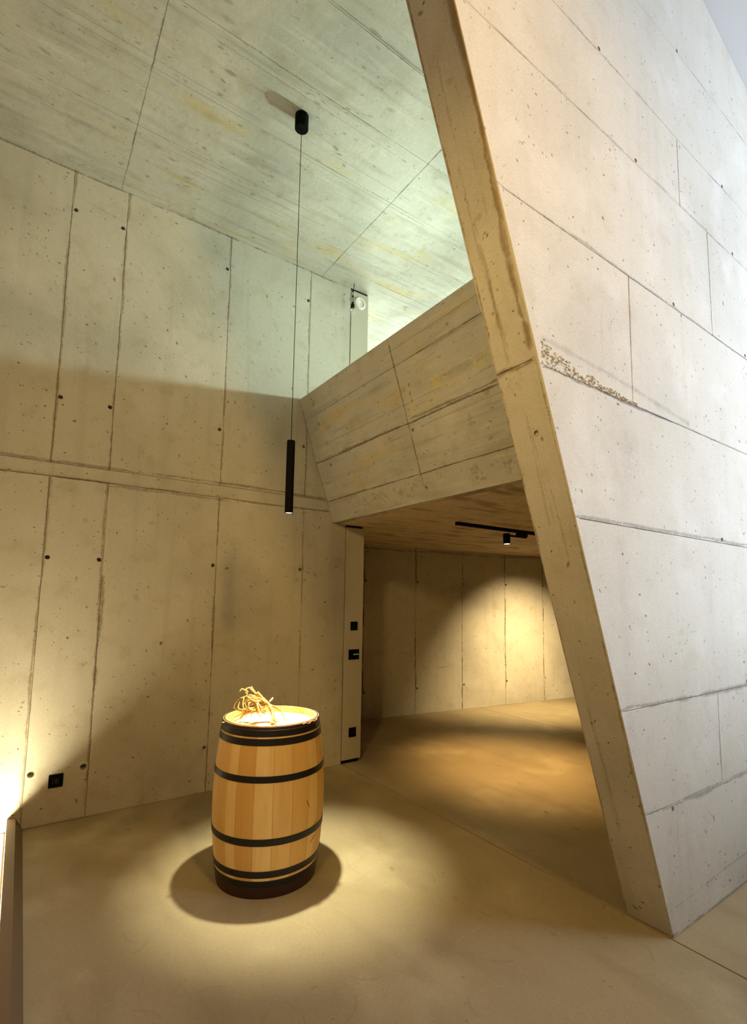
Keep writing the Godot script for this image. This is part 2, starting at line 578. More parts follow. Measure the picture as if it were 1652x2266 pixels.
func make_materials() -> void:
	var wt := ImageTexture.create_from_image(wall_image(11, 0.8))
	var ct := ImageTexture.create_from_image(ceiling_image(31))
	var ft := ImageTexture.create_from_image(floor_image(51))
	var fine := relief(3, 512, 512, 1024)
	mats.tex_wall = wt
	mats.tex_clean = ImageTexture.create_from_image(wall_image(111, 0.4))
	mats.tex_ceil = ct
	mats.bump = fine
	mats.wall = mineral(wt, 4.0, 0.85, fine, 0.12)
	mats.ceil_plain = mineral(ct, 4.0, 0.85, fine, 0.12)
	mats.dim_bounce_plaster = plain(Color(0.40, 0.31, 0.22), 0.9)  # tone darkened so the unseen rear wall bounces less daylight
	mats.warm_bounce_plaster = plain(Color(0.62, 0.505, 0.365), 0.9)  # tone browned so daylight bounced off the unseen side wall turns warm
	mats.floor = mineral(ft, 5.0, 0.50, fine, 0.05)
	mats.soffit = mineral(ImageTexture.create_from_image(soffit_image(71)), 2.2, 0.8, relief(5, 60, 200, 1024), 1.2)
	mats.black = plain(Color(0.07, 0.068, 0.065), 0.6)
	mats.black.metallic_specular = 0.25
	mats.black_soft = plain(Color(0.05, 0.048, 0.045), 0.75)
	mats.black_soft.metallic_specular = 0.15
	mats.hoop = plain(Color(0.13, 0.125, 0.12), 0.42, 0.35)
	mats.chime = plain(Color(0.20, 0.09, 0.06), 0.5)
	mats.panel_paint = plain(Color(0.72, 0.70, 0.63), 0.55)
	mats.white = plain(Color(0.90, 0.90, 0.88), 0.4)
	mats.metal = plain(Color(0.44, 0.36, 0.26), 0.55)
	mats.head_wood = plain(Color(0.955, 0.90, 0.78), 0.6)
	mats.orange = plain(Color(0.85, 0.38, 0.10), 0.5)
	mats.green_wire = plain(Color(0.62, 0.72, 0.15), 0.5)
	mats.copper = plain(Color(0.75, 0.55, 0.35), 0.35, 0.8)
	var glass := plain(Color(1, 1, 1, 0.08), 0.02)
	glass.transparency = BaseMaterial3D.TRANSPARENCY_ALPHA
	mats.glass = glass
	var woods := []
	var wim := ImageTexture.create_from_image(wood_image(91))
	for k in 5:
		var m := StandardMaterial3D.new()
		m.albedo_texture = wim
		m.albedo_color = [Color(1, 0.985, 0.94), Color(0.945, 0.875, 0.745), Color(0.99, 0.955, 0.88), Color(0.92, 0.835, 0.685), Color(0.965, 0.915, 0.815)][k]
		m.roughness = 0.55
		m.uv1_offset = Vector3(0.17 * k, 0.31 * k, 0)
		woods.append(m)
	mats.woods = woods


func glow(col: Color, power: float) -> StandardMaterial3D:
	var m := StandardMaterial3D.new()
	m.albedo_color = Color(0.9, 0.9, 0.9)
	m.emission_enabled = true
	m.emission = col
	m.emission_energy_multiplier = power
	return m


# ------------------------------------------------------------------ the room
func long_wall() -> void:
	var w := setting("wall_front", "long fair-faced concrete wall with vertical formwork joints behind the barrel", "wall")
	var f := face(Vector3(0, 0, Z1), Vector3.RIGHT, Vector3.UP, Vector3.BACK, -0.76, 0.0, 3.42, YC)
	var xs := [-0.76, 0.107, 0.49, 1.35, 2.172, 2.642]
	rng.seed = 4
	var stain := Color(0.46, 0.395, 0.28, 0.42)
	for k in range(1, 5):
		var wd: float = [0, 0.036, 0.036, 0.03, 0.026][k]
		seam(f, Vector2(xs[k] - 0.002, 2.57), Vector2(xs[k], YC), wd, stain)
		seam(f, Vector2(xs[k] - 0.004, 0.0), Vector2(xs[k] - 0.004, 2.46), wd * 0.8, stain)
	seam(f, Vector2(0.487, 0.9), Vector2(0.487, 1.75), 0.055, Color(0.42, 0.35, 0.24, 0.4))
	seam(f, Vector2(1.348, 1.15), Vector2(1.348, 1.6), 0.045, Color(0.42, 0.35, 0.24, 0.4))
	seam(f, Vector2(-0.7, 2.585), Vector2(2.6, 2.585), 0.035, Color(0.40, 0.33, 0.22, 0.4))
	seam(f, Vector2(-0.7, 2.462), Vector2(2.6, 2.462), 0.022, Color(0.38, 0.30, 0.19, 0.5))
	seam(f, Vector2(0.5, 2.44), Vector2(1.4, 2.435), 0.035, Color(0.40, 0.33, 0.22, 0.3))
	seam(f, Vector2(-0.7, 4.895), Vector2(2.64, 4.895), 0.022, Color(0.36, 0.33, 0.24, 0.5))
	seam(f, Vector2(0.1, 4.70), Vector2(0.56, 4.62), 0.008, Color(0.62, 0.48, 0.25, 0.5))
	for c in [[0.14, 2.50], [0.21, 2.49]]:
		blotch(f, Vector2(c[0], c[1]), Vector2(0.03, 0.03), Color(0.40, 0.32, 0.2, 0.15), 12)
	for k in 16:
		blotch(f, Vector2(rng.randf_range(-0.5, 2.6), rng.randf_range(2.6, 2.75)), Vector2(0.25, 0.06), Color(0.42, 0.35, 0.23, 0.10), 10)
	for k in 10:
		blotch(f, Vector2(rng.randf_range(0.1, 2.6), rng.randf_range(0.1, 1.0)), Vector2(0.2, 0.2), Color(0.45, 0.38, 0.26, 0.07), 10)
	var holes := []
	for y in [0.355, 1.868, 3.07, 4.58]:
		for x in [0.134, 0.463, 1.323, 2.145]:
			var big: bool = y < 0.5 and x < 0.5
			if big:
				x += 0.006 if x < 0.3 else -0.006
			holes.append([x, y, 0.0165 if not big else 0.021])
			if big or (y > 4.0 and x > 1.0 and x < 2.0):
				for a in 24:
					stamp(f.im, dab(2.0, 2.0, 0.0, Color(0.82, 0.80, 0.74, 0.5) if big else Color(0.5, 0.47, 0.36, 0.3), 0.3), fpix(f, Vector2(x, y) + Vector2.from_angle(TAU * a / 24.0) * 0.034))
	var m := mineral(mats.tex_wall, 4.0, 0.85, mats.bump, 0.12, f.im, Vector3(0.1, 0.2, 0))
	for k in 5:
		for r in [[0.0, 2.463], [2.571, YC]]:
			var p := rect(xs[k], r[0], xs[k + 1], r[1])
			panel(f, p, holes_in(holes, p), m, w)
	panel(f, rect(-0.76, 2.463, 2.642, 2.571), [], m, w, "band", 0.08, 0.001, 0.003, 0.007)
	slab("core", Vector3(-0.95, 0, -6.2), Vector3(2.642, YC + 0.2, Z1 - 0.08), mats.wall, w)
	slab("core", Vector3(2.642, 0, -6.2), Vector3(2.868, YC + 0.2, Z1 - 0.03), mats.wall, w)


func back_wall() -> void:
	var w := setting("wall_back", "concrete back wall of the low room, lit by a spotlight", "wall")
	var a := Vector3(4.617, 0, -5.656)
	var u := Vector3(3.213, 0, 0.438).normalized()
	var n := Vector3(-u.z, 0, u.x)
	var f := face(a, u, Vector3.UP, n, -1.9, 0.0, 6.8, 2.4, 200.0)
	var ts := [-1.9, -0.828, 0.0, 0.815, 1.643, 2.455, 3.27, 4.09, 4.9]
	rng.seed = 8
	var holes := []
	for k in range(1, 8):
		seam(f, Vector2(ts[k], 0), Vector2(ts[k], 2.4), 0.026, Color(0.34, 0.26, 0.14, 0.75))
		holes.append([ts[k] + 0.028, 0.355, 0.017])
		holes.append([ts[k] + 0.028, 1.853, 0.017])
	seam(f, Vector2(-1.5, 2.31), Vector2(4.8, 2.31), 0.06, Color(0.42, 0.34, 0.22, 0.3))
	seam(f, Vector2(0.1, 0.62), Vector2(0.6, 0.63), 0.03, Color(0.45, 0.37, 0.25, 0.2))
	var m := mineral(mats.tex_wall, 4.0, 0.85, mats.bump, 0.12, f.im, Vector3(0.5, 0.1, 0.2))
	for k in 8:
		var p := rect(ts[k], 0, ts[k + 1], 2.36)
		panel(f, p, holes_in(holes, p), m, w)
	var b := Builder.new()
	for q in [[-1.9, 4.9]]:
		var p0: Vector3 = a + u * q[0] - n * 0.08
		var p1: Vector3 = a + u * q[1] - n * 0.08
		var up := Vector3.UP * (YC + 0.1)
		b.quad(p0, p1, p1 + up, p0 + up, n)
		b.quad(p0 - n * 0.2, p1 - n * 0.2, p1 - n * 0.2 + up, p0 - n * 0.2 + up, -n)
		b.quad(p0 + up, p1 + up, p1 - n * 0.2 + up, p0 - n * 0.2 + up, Vector3.UP)
	put(b, "core", mats.wall, w)
	var win := setting("window_2", "unseen upper floor window added in the back wall to brighten the ceiling", "window")
	var mid := a + u * -0.4 + Vector3.UP * 3.75  # window, glowing pane and light all added to brighten the far ceiling
	var turn := Basis(u, Vector3.UP, n)
	for q in [[-0.75, -0.65, 0.75, -0.59], [-0.75, 0.59, 0.75, 0.65], [-0.75, -0.59, -0.69, 0.59], [0.69, -0.59, 0.75, 0.59]]:
		var fb := Builder.new()
		fb.box(Vector3(q[0], q[1], -0.08), Vector3(q[2], q[3], -0.02), 0.003)
		put(fb, "frame", mats.black, win).transform = Transform3D(turn, mid)
	var pb := Builder.new()
	pb.box(Vector3(-0.69, -0.59, -0.06), Vector3(0.69, 0.59, -0.05))
	put(pb, "pane", glow(Color(0.93, 1.0, 0.96), 2.0), win).transform = Transform3D(turn, mid)
	var al := AreaLight3D.new()
	al.name = "added_ceiling_fill"
	al.area_size = Vector2(1.36, 1.16)
	al.area_normalize_energy = true
	al.light_color = Color(0.93, 1.0, 0.95)
	al.light_energy = 8.4
	al.area_range = 20.0
	al.shadow_enabled = true
	win.add_child(al)
	al.global_transform = Transform3D(Basis(-u, Vector3.UP, -n), mid + n * -0.04)


func leaning_wall() -> void:
	var w := setting("wall_right", "pale concrete wall with a leaning end, washed by daylight", "wall")
	var f := face(Vector3(0, 0, Z2), Vector3.RIGHT, Vector3.UP, Vector3.BACK, 0.0, 0.0, 5.0, 7.0, 290.0)
	var ys := [0.0, 0.607, 1.10, 1.968, 2.607, 3.308, 4.02, 4.476, 5.112, 7.2]
	var cuts := [[5.6], [3.285, 6.0], [5.0], [5.4], [2.48, 5.1], [3.49, 6.2], [3.12, 5.8], [4.9], [5.5]]
	rng.seed = 12
	var grey := Color(0.46, 0.44, 0.41, 0.42)
	for k in range(1, 9):
		var x0: float = 2.665 - LEAN * ys[k]
		var wd: float = [0, 0.05, 0.045, 0.035, 0.012, 0.022, 0.016, 0.014, 0.014][k]
		seam(f, Vector2(x0, ys[k] + 0.006), Vector2(5.0, ys[k] + 0.006), wd, grey)
	for k in 9:
		for x in cuts[k]:
			if x < 4.5:
				seam(f, Vector2(x, ys[k]), Vector2(x, ys[k + 1]), 0.018, Color(0.50, 0.42, 0.32, 0.45))
	seam(f, Vector2(2.2, 2.66), Vector2(2.215, 3.0), 0.010, Color(0.55, 0.48, 0.38, 0.35))
	# damp grey halo above the cold joint
	seam(f, Vector2(1.75, 2.73), Vector2(2.2, 2.715), 0.09, Color(0.52, 0.50, 0.47, 0.22), 0.1)
	seam(f, Vector2(2.2, 2.715), Vector2(3.1, 2.64), 0.06, Color(0.52, 0.50, 0.47, 0.22), 0.1)
	seam(f, Vector2(1.75, 2.60), Vector2(2.9, 2.60), 0.018, Color(0.28, 0.27, 0.28, 0.55))
	blotch(f, Vector2(2.40, 2.36), Vector2(0.09, 0.06), Color(0.45, 0.43, 0.40, 0.10), 40)
	blotch(f, Vector2(2.46, 2.28), Vector2(0.08, 0.05), Color(0.45, 0.43, 0.40, 0.08), 30)
	blotch(f, Vector2(3.0, 2.50), Vector2(0.12, 0.06), Color(0.68, 0.56, 0.38, 0.07), 40)
	blotch(f, Vector2(2.2, 2.9), Vector2(0.03, 0.03), Color(0.4, 0.38, 0.35, 0.2), 8)
	for k in 30:      # pale and grey run marks in the lower lifts
		var x := rng.randf_range(2.3, 4.2)
		var y := rng.randf_range(0.2, 1.2)
		var up := rng.randf() > 0.5
		seam(f, Vector2(x, y), Vector2(x + rng.randf_range(-0.01, 0.01), y - rng.randf_range(0.08, 0.3)), 0.016, Color(0.84, 0.84, 0.84, 0.20) if up else Color(0.48, 0.45, 0.42, 0.16))
	blotch(f, Vector2(2.75, 0.47), Vector2(0.10, 0.12), Color(0.50, 0.43, 0.36, 0.07), 30)
	seam(f, Vector2(2.66, 0.015), Vector2(5.0, 0.015), 0.03, Color(0.42, 0.38, 0.32, 0.4))
	seam(f, Vector2(2.60, 0.13), Vector2(4.0, 0.17), 0.02, Color(0.45, 0.42, 0.38, 0.25))
	var holes := []
	for h in [[2.609, 4.042], [2.976, 3.331], [3.461, 1.991], [2.711, 0.583], [2.275, 4.499], [3.188, 5.135], [3.783, 4.499], [3.894, 4.043], [4.008, 3.331], [3.71, 1.125]]:
		holes.append([h[0], h[1], 0.0125])
	var m := mineral(mats.tex_clean, 4.0, 0.8, mats.bump, 0.12, f.im, Vector3(0.35, 0.6, 0))
	for k in 9:
		var edges: Array = [-1.0] + cuts[k] + [9.0]
		for c in edges.size() - 1:
			var top := minf(ys[k + 1], 7.2)
			var p := rect(edges[c], ys[k], edges[c + 1], top)
			p = cut_lean(p)
			p = cut_roof(p)
			if p.size() > 2:
				panel(f, p, holes_in(holes, p), m, w, "panel", 0.03 if k > 0 else 0.03, 0.0012, 0.002)
	# the core, and the end that leans over
	var core := [Vector2(2.665, 0), Vector2(9.0, 0), Vector2(9.0, 4.24), Vector2(0.178, 6.92)]
	var b := Builder.new()
	b.prism(inset(core, 0.012), Z2 - 0.03, Z2B)
	put(b, "core", mats.wall, w)
	var lean := Vector3(-LEAN, 1, 0).normalized()
	var out := Vector3(-1, -LEAN, 0).normalized()
	var e := face(Vector3(2.665, 0, Z2), Vector3.FORWARD, lean, out, 0.0, 0.0, 0.24, 7.4, 270.0)
	var br := Color(0.45, 0.36, 0.22, 0.5)
	for r in 1:
		seam(e, Vector2(0.028, 2.85), Vector2(0.030, 7.0), 0.055, br)
		seam(e, Vector2(0.012, 2.85), Vector2(0.012, 7.0), 0.03, Color(0.58, 0.46, 0.28, 0.35))
	seam(e, Vector2(0.01, 0.3), Vector2(0.012, 2.8), 0.012, Color(0.40, 0.31, 0.18, 0.5))
	seam(e, Vector2(0.222, 0.0), Vector2(0.222, 7.0), 0.016, Color(0.40, 0.31, 0.18, 0.45))
	seam(e, Vector2(0.02, 2.80), Vector2(0.22, 2.80), 0.06, Color(0.44, 0.35, 0.2, 0.45))
	blotch(e, Vector2(0.13, 2.74), Vector2(0.05, 0.04), Color(0.38, 0.29, 0.16, 0.12), 30)
	for k in 12:
		var y := rng.randf_range(0.3, 6.0)
		var x := rng.randf_range(0.04, 0.2)
		seam(e, Vector2(x, y), Vector2(x + rng.randf_range(-0.02, 0.02), y + rng.randf_range(0.2, 0.7)), 0.02, Color(0.45, 0.36, 0.22, 0.16))
	var me := mineral(mats.tex_wall, 4.0, 0.85, mats.bump, 0.15, e.im, Vector3(0.2, 0.3, 0.4))
	var eh := [[0.094, 2.492, 0.014]]
	for r in [[0.0, 2.80], [2.80, 7.36]]:
		var p := rect(0.0, r[0], 0.233, r[1])
		panel(e, p, holes_in(eh, p), me, w, "end_panel", 0.03, 0.0008, 0.004)
	# honeycombed gravel along the cold joint
	var g := Builder.new()
	rng.seed = 77
	for k in 520:
		var t := pow(rng.randf(), 1.3)
		var x := 1.745 + t * 0.78
		var hh := 0.075 * (1.0 - t) * (0.5 + 0.5 * sin(x * 17.0) * sin(x * 17.0)) + 0.012
		var c := Vector3(x, 2.606 + rng.randf() * hh + (0.045 if x < 1.9 else 0.0) * rng.randf(), Z2 + rng.randf_range(-0.003, 0.002))
		var r := rng.randf_range(0.0025, 0.0075)
		pebble(g, c, r)
	var gm := plain(Color(0.62, 0.585, 0.50), 0.9)
	var go := put(g, "honeycomb_gravel", gm, w)
	go.set_meta("kind", "stuff")
	go.set_meta("label", "rough exposed gravel along the cold joint")


func pebble(b: Builder, c: Vector3, r: float) -> void:
	var s := Vector3(r * rng.randf_range(0.8, 1.4), r * rng.randf_range(0.7, 1.2), r * rng.randf_range(0.6, 1.0))
	var q := Basis.from_euler(Vector3(rng.randf() * 3, rng.randf() * 3, rng.randf() * 3))
	var d := [Vector3.RIGHT, Vector3.UP, Vector3.BACK, Vector3.LEFT, Vector3.DOWN, Vector3.FORWARD]
	for t in [[0, 1, 2], [1, 3, 2], [3, 4, 2], [4, 0, 2], [1, 0, 5], [3, 1, 5], [4, 3, 5], [0, 4, 5]]:
		var p := []
		for k in t:
			p.append(q * (d[k] * s))
		var n: Vector3 = (p[0] + p[1] + p[2]).normalized()
		b.tri(c + p[0], c + p[1], c + p[2], n, n, n)


func cut_lean(poly: Array) -> Array:
	var out := []
	for i in poly.size():
		var a: Vector2 = poly[i]
		var b: Vector2 = poly[(i + 1) % poly.size()]
		var da := a.x - (2.665 - LEAN * a.y)
		var db := b.x - (2.665 - LEAN * b.y)
		if da >= 0.0:
			out.append(a)
		if da * db < 0.0:
			out.append(a.lerp(b, da / (da - db)))
	return out


func roof_at(x: float) -> float:
	return 5.865 - 0.304 * (x - 3.647)


func cut_roof(poly: Array) -> Array:
	var out := []
	for i in poly.size():
		var a: Vector2 = poly[i]
		var b: Vector2 = poly[(i + 1) % poly.size()]
		var da := roof_at(a.x) - a.y
		var db := roof_at(b.x) - b.y
		if da >= 0.0:
			out.append(a)
		if da * db < 0.0:
			out.append(a.lerp(b, da / (da - db)))
	return out


func parapet() -> void:
	var w := setting("wall_parapet", "leaning concrete parapet of the upper floor with yellow paint traces", "parapet")
	var base := Vector3(2.483, 2.35, 0)
	var lean := Vector3(2.08 - 2.483, 3.527 - 2.35, 0)
	var tall := lean.length()
	lean = lean / tall
	var out := Vector3(-lean.y, lean.x, 0)
	# u runs from the long wall (u = 0) towards the leaning wall
	var f := face(base + Vector3(0, 0, Z1), Vector3.BACK, lean, out, 0.0, 0.0, 2.9, tall, 340.0)
	var vs := [0.0, 0.216, 0.605, 1.035, tall]
	var us := [0.0, 1.458, 2.84]
	rng.seed = 21
	var dark := Color(0.36, 0.29, 0.18, 0.45)
	seam(f, Vector2(1.458, 0.2), Vector2(1.458, 1.19), 0.022, dark)
	seam(f, Vector2(0, 0.216), Vector2(2.84, 0.216), 0.016, dark)
	seam(f, Vector2(0, 0.605), Vector2(2.84, 0.605), 0.026, dark)
	seam(f, Vector2(0, 1.035), Vector2(2.84, 1.035), 0.014, dark)
	seam(f, Vector2(0, 0.625), Vector2(0.9, 0.625), 0.03, Color(0.36, 0.29, 0.18, 0.35))
	seam(f, Vector2(1.5, 0.63), Vector2(2.84, 0.64), 0.035, Color(0.36, 0.30, 0.20, 0.35))
	seam(f, Vector2(0.012, 0.0), Vector2(0.012, 1.2), 0.016, dark)
	for k in 70:      # short streaks along the boards
		var u := rng.randf_range(0.05, 2.5)
		var v := rng.randf_range(0.23, 1.2)
		seam(f, Vector2(u, v), Vector2(u + rng.randf_range(0.1, 0.5), v + rng.randf_range(-0.01, 0.01)), 0.010, Color(0.38, 0.31, 0.2, 0.20))
	for k in 26:      # brown stains on the bottom lift
		blotch(f, Vector2(rng.randf_range(0.4, 2.6), rng.randf_range(0.10, 0.2)), Vector2(0.07, 0.05), Color(0.40, 0.29, 0.13, 0.20), 12)
	for k in 40:
		stamp(f.im, dab(snappedf(rng.randf_range(2, 6), 1.0), snappedf(rng.randf_range(2, 4), 1.0), 0.5, Color(0.30, 0.24, 0.14, 0.45), 0.2), fpix(f, Vector2(rng.randf_range(0.1, 2.5), rng.randf_range(0.03, 1.1))))
	for q in [[1.57, 0.86], [1.56, 0.80], [1.56, 0.745]]:
		stamp(f.im, dab(4, 9, 0.2, Color(0.28, 0.23, 0.16, 0.6), 0.2), fpix(f, Vector2(q[0], q[1])))
	var yel := Color(0.82, 0.76, 0.14, 0.26)      # rubbed yellow paint
	for q in [[1.60, 0.65, 0.15, 0.03], [1.78, 0.69, 0.14, 0.05], [1.85, 0.78, 0.05, 0.06], [1.72, 0.66, 0.16, 0.03], [2.1, 0.75, 0.22, 0.05], [2.3, 0.80, 0.15, 0.06], [2.0, 0.67, 0.15, 0.03], [1.55, 0.70, 0.05, 0.06]]:
		blotch(f, Vector2(q[0], q[1]), Vector2(q[2], q[3]), yel, 34)
	var holes := []
	for h in [[1.445, 0.985], [1.467, 0.545], [1.46, 0.10], [0.21, 0.94], [0.23, 0.54]]:
		holes.append([h[0] + 0.024, h[1], 0.014])
	var m := mineral(mats.tex_ceil, 4.0, 0.85, mats.bump, 0.15, f.im, Vector3(0.3, 0.1, 0.15))
	for a in 2:
		for c in 4:
			var p := rect(us[a], vs[c], us[a + 1], vs[c + 1])
			panel(f, p, holes_in(holes, p), m, w, "panel", 0.06, 0.001, 0.002)
	var q := out * -0.06
	var core := [Vector2(2.483 + q.x, 2.35 + q.y - 0.001), Vector2(2.08 + q.x, 3.527 + q.y), Vector2(2.08 + 0.2, 3.527), Vector2(2.72, 2.6), Vector2(2.72, 2.35)]
	core = core.filter(func(_p): return true)
	var b := Builder.new()
	b.prism(core, Z1, Z2B + 0.0)
	b.prism([Vector2(2.08, 3.5265), Vector2(2.28, 3.5265), Vector2(2.28 + q.x, 3.527 + q.y), Vector2(2.08 + q.x, 3.527 + q.y)], Z1, Z2B)
	put(b, "core", mats.wall, w)


func ceilings_and_floors() -> void:
	var c := setting("ceiling", "board-marked concrete ceiling of the tall space", "ceiling")
	var f := face(Vector3(0, YC, 0), Vector3.RIGHT, Vector3.BACK, Vector3.DOWN, -0.76, -6.1, 5.0, 4.9, 240.0)
	var xs := [-0.76, 0.434, 2.298, 4.165, 6.6, 9.0]
	var zs := [-6.1, -5.105, -4.625, -4.145, -3.667, -3.183, -2.706, -2.225, -1.75, Z2]
	rng.seed = 31
	var dk := Color(0.34, 0.33, 0.27, 0.5)
	seam(f, Vector2(0.434, -4.37), Vector2(0.434, -1.4), 0.014, dk)
	seam(f, Vector2(2.298, -4.37), Vector2(2.298, -1.4), 0.014, dk)
	for k in range(3, 8):
		for part in 7:
			if rng.randf() < 0.62:
				var x := -0.7 + part * 0.7
				seam(f, Vector2(x, zs[k]), Vector2(x + rng.randf_range(0.3, 0.75), zs[k]), 0.012, Color(dk.r, dk.g, dk.b, 0.45))
	for k in 22:
		blotch(f, Vector2(rng.randf_range(-0.3, 2.2), rng.randf_range(-4.2, -2.4)), Vector2(0.16, 0.05), Color(0.76, 0.66, 0.40, 0.10), 10)
	for k in 60:
		blotch(f, Vector2(rng.randf_range(-0.3, 2.2), rng.randf_range(-4.2, -2.2)), Vector2(0.05, 0.016), Color(0.36, 0.35, 0.29, 0.22), 6)
	var m := mineral(mats.tex_ceil, 4.0, 0.85, mats.bump, 0.15, f.im, Vector3(0.05, 0, 0.12))
	for a in 5:
		for k in 9:
			panel(f, rect(xs[a], zs[k], xs[a + 1], zs[k + 1]), [], m, c, "panel", 0.05, 0.0006, 0.0012)
	slab("core", Vector3(-0.95, YC + 0.05, -6.2), Vector3(9.2, YC + 0.25, Z2B), mats.wall, c)
	var low := setting("ceiling_lower", "rough rippled concrete soffit over the low room", "ceiling")
	slab("soffit", Vector3(2.55, YL, -6.25), Vector3(9.2, 2.6, Z2B), mats.soffit, low)
	var r := setting("ceiling_hall", "sloping pale plastered roof over the daylit hall", "ceiling")
	var b := Builder.new()
	b.prism([Vector2(-0.95, roof_at(-0.95)), Vector2(9.2, roof_at(9.2)), Vector2(9.2, roof_at(9.2) + 0.25), Vector2(-0.95, roof_at(-0.95) + 0.25)], Z2B, 3.75)
	put(b, "roof_slab", plain(Color(0.86, 0.87, 0.875), 0.8), r)
	var fl := setting("floor", "polished yellowish-brown concrete floor with saw-cut joints", "floor")
	var g := 0.0045
	for q in [[-0.95, 2.656 - g, -6.2, 3.7], [2.656 + g, 5.72 - g, -6.2, 3.7], [5.72 + g, 9.2, -6.2, 3.7]]:
		slab("slab", Vector3(q[0], -0.05, q[2]), Vector3(q[1], 0, q[3]), mats.floor, fl, 0.0012)
	slab("base", Vector3(-0.95, -0.2, -6.2), Vector3(9.2, -0.05, 3.7), mats.wall, fl)


# a flood lamp left on the upper floor, out of sight behind the parapet
func flood_lamp() -> void:
	var at := Vector3(3.75, 2.6, -2.94)
	var t := thing("work_floodlight", "cool white flood lamp on a black tripod standing on the upper floor behind the parapet", "lamp", at)
	var b := Builder.new()
	b.tube([Vector3(0, 0.40, 0), Vector3(0, 1.06, 0)], [0.014, 0.012], 10)
	put(b, "pole", mats.black, t)
	for k in 3:
		b = Builder.new()
		var d := Vector3(cos(k * TAU / 3), 0, sin(k * TAU / 3))
		b.tube([Vector3(0, 0.58, 0), d * 0.34 + Vector3(0, 0.008, 0)], [0.01, 0.008], 8)
		put(b, "leg", mats.black, t)
	b = Builder.new()
	b.box(Vector3(-0.03, -0.075, -0.1), Vector3(0.05, 0.075, 0.1), 0.008)
	var head := put(b, "housing", mats.black, t)
	head.position = Vector3(0, 1.14, 0)
	head.rotation.z = -0.2
	b = Builder.new()
	b.box(Vector3(-0.034, -0.06, -0.085), Vector3(-0.03, 0.06, 0.085))
	put(b, "lens", glow(Color(0.92, 1.0, 0.96), 8.0), head)
	var mouth := at + Vector3(-0.05, 1.15, 0)
	spot("flood_beam", mouth, mouth + Vector3(-1, 0.2, -0.12), Color(0.89, 1.0, 0.93), 5.9, 56.0, 1.0, 0.05, t)


# the far window of the upper floor: bright sky over its upper part, shaded garden below
func upper_window() -> void:
	var e := setting("wall_upper", "far concrete wall of the upper floor, hidden behind the parapet", "wall")
	slab("core", Vector3(7.42, 2.6, -6.2), Vector3(7.6, YC + 0.02, Z2B), mats.wall, e)
	var w := setting("window_3", "wide upper floor window, hidden behind the parapet", "window")
	for q in [[2.75, -4.12, 2.81, -1.88], [4.24, -4.12, 4.30, -1.88], [3.97, -4.06, 4.01, -1.94], [2.81, -4.12, 4.24, -4.06], [2.81, -1.94, 4.24, -1.88]]:
		slab("frame", Vector3(7.36, q[0], q[1]), Vector3(7.42, q[2], q[3]), mats.black, w, 0.003)
	slab("pane", Vector3(7.40, 4.01, -4.06), Vector3(7.41, 4.24, -1.94), glow(Color(0.93, 1.0, 0.97), 3.0), w)
	slab("pane", Vector3(7.40, 2.81, -4.06), Vector3(7.41, 3.97, -1.94), glow(Color(0.75, 0.95, 0.70), 0.6), w)
	for q in [["sky_band", 0.22, 4.125, Color(0.88, 1.0, 0.99), 30.0]]:
		var l := AreaLight3D.new()
		l.name = q[0]
		l.area_size = Vector2(2.1, q[1])
		l.area_normalize_energy = true
		l.light_color = q[3]
		l.light_energy = q[4]
		l.area_range = 20.0
		l.shadow_enabled = true
		w.add_child(l)
		l.global_transform = Transform3D(Basis.looking_at(Vector3.LEFT), Vector3(7.39, q[2], -3.0))


func outer_walls() -> void:
	var l := setting("wall_left", "unseen plastered side wall, coloured brown to warm the bounced light", "wall")
	slab("core", Vector3(-0.97, 0, -6.2), Vector3(-0.77, 7.6, 3.75), mats.warm_bounce_plaster, l)
	var e := setting("wall_end", "plain concrete end wall of the rooms", "wall")
	slab("core", Vector3(9.0, 0, -6.2), Vector3(9.2, 7.6, 3.75), mats.wall, e)
	var u := setting("wall_fascia", "concrete wall over the opening beside the leaning wall", "wall")
	slab("core", Vector3(-0.77, YC + 0.0, Z2B), Vector3(1.0, 7.3, Z2 - 0.034), mats.wall, u)
	var r := setting("wall_rear", "unseen plastered hall wall with a large window, darkened to cut bounced daylight", "wall")
	slab("pier", Vector3(-0.97, 0, 3.5), Vector3(5.4, 7.6, 3.75), mats.dim_bounce_plaster, r)
	slab("pier", Vector3(8.6, 0, 3.5), Vector3(9.2, 7.6, 3.75), mats.dim_bounce_plaster, r)
	slab("sill", Vector3(5.4, 0, 3.5), Vector3(8.6, 1.3, 3.75), mats.dim_bounce_plaster, r)
	slab("lintel", Vector3(5.4, 5.3, 3.5), Vector3(8.6, 7.6, 3.75), mats.dim_bounce_plaster, r)
	var st := setting("wall_added_shade", "added low concrete wall, unseen, shading the floor and the foot of the leaning wall", "wall")
	slab("core", Vector3(2.5, 0, 0.35), Vector3(9.0, 1.5, 0.53), mats.wall, st, 0.004)  # unseen wall added to keep window light off the floor and wall foot
	var w := setting("window_1", "large dark-framed window of the hall", "window")
	for q in [[5.4, 1.3, 5.47, 5.3], [8.53, 1.3, 8.6, 5.3], [5.47, 1.3, 8.53, 1.37], [5.47, 5.23, 8.53, 5.3]]:
		slab("frame", Vector3(q[0], q[1], 3.58), Vector3(q[2], q[3], 3.66), mats.black, w, 0.004)
	slab("pane", Vector3(5.47, 1.37, 3.61), Vector3(8.53, 5.23, 3.63), mats.glass, w)
	var gr := setting("ground_outside", "gravel ground outside the window", "ground")
	slab("gravel", Vector3(-20, -0.6, 3.8), Vector3(30, -0.2, 40), mats.wall, gr)


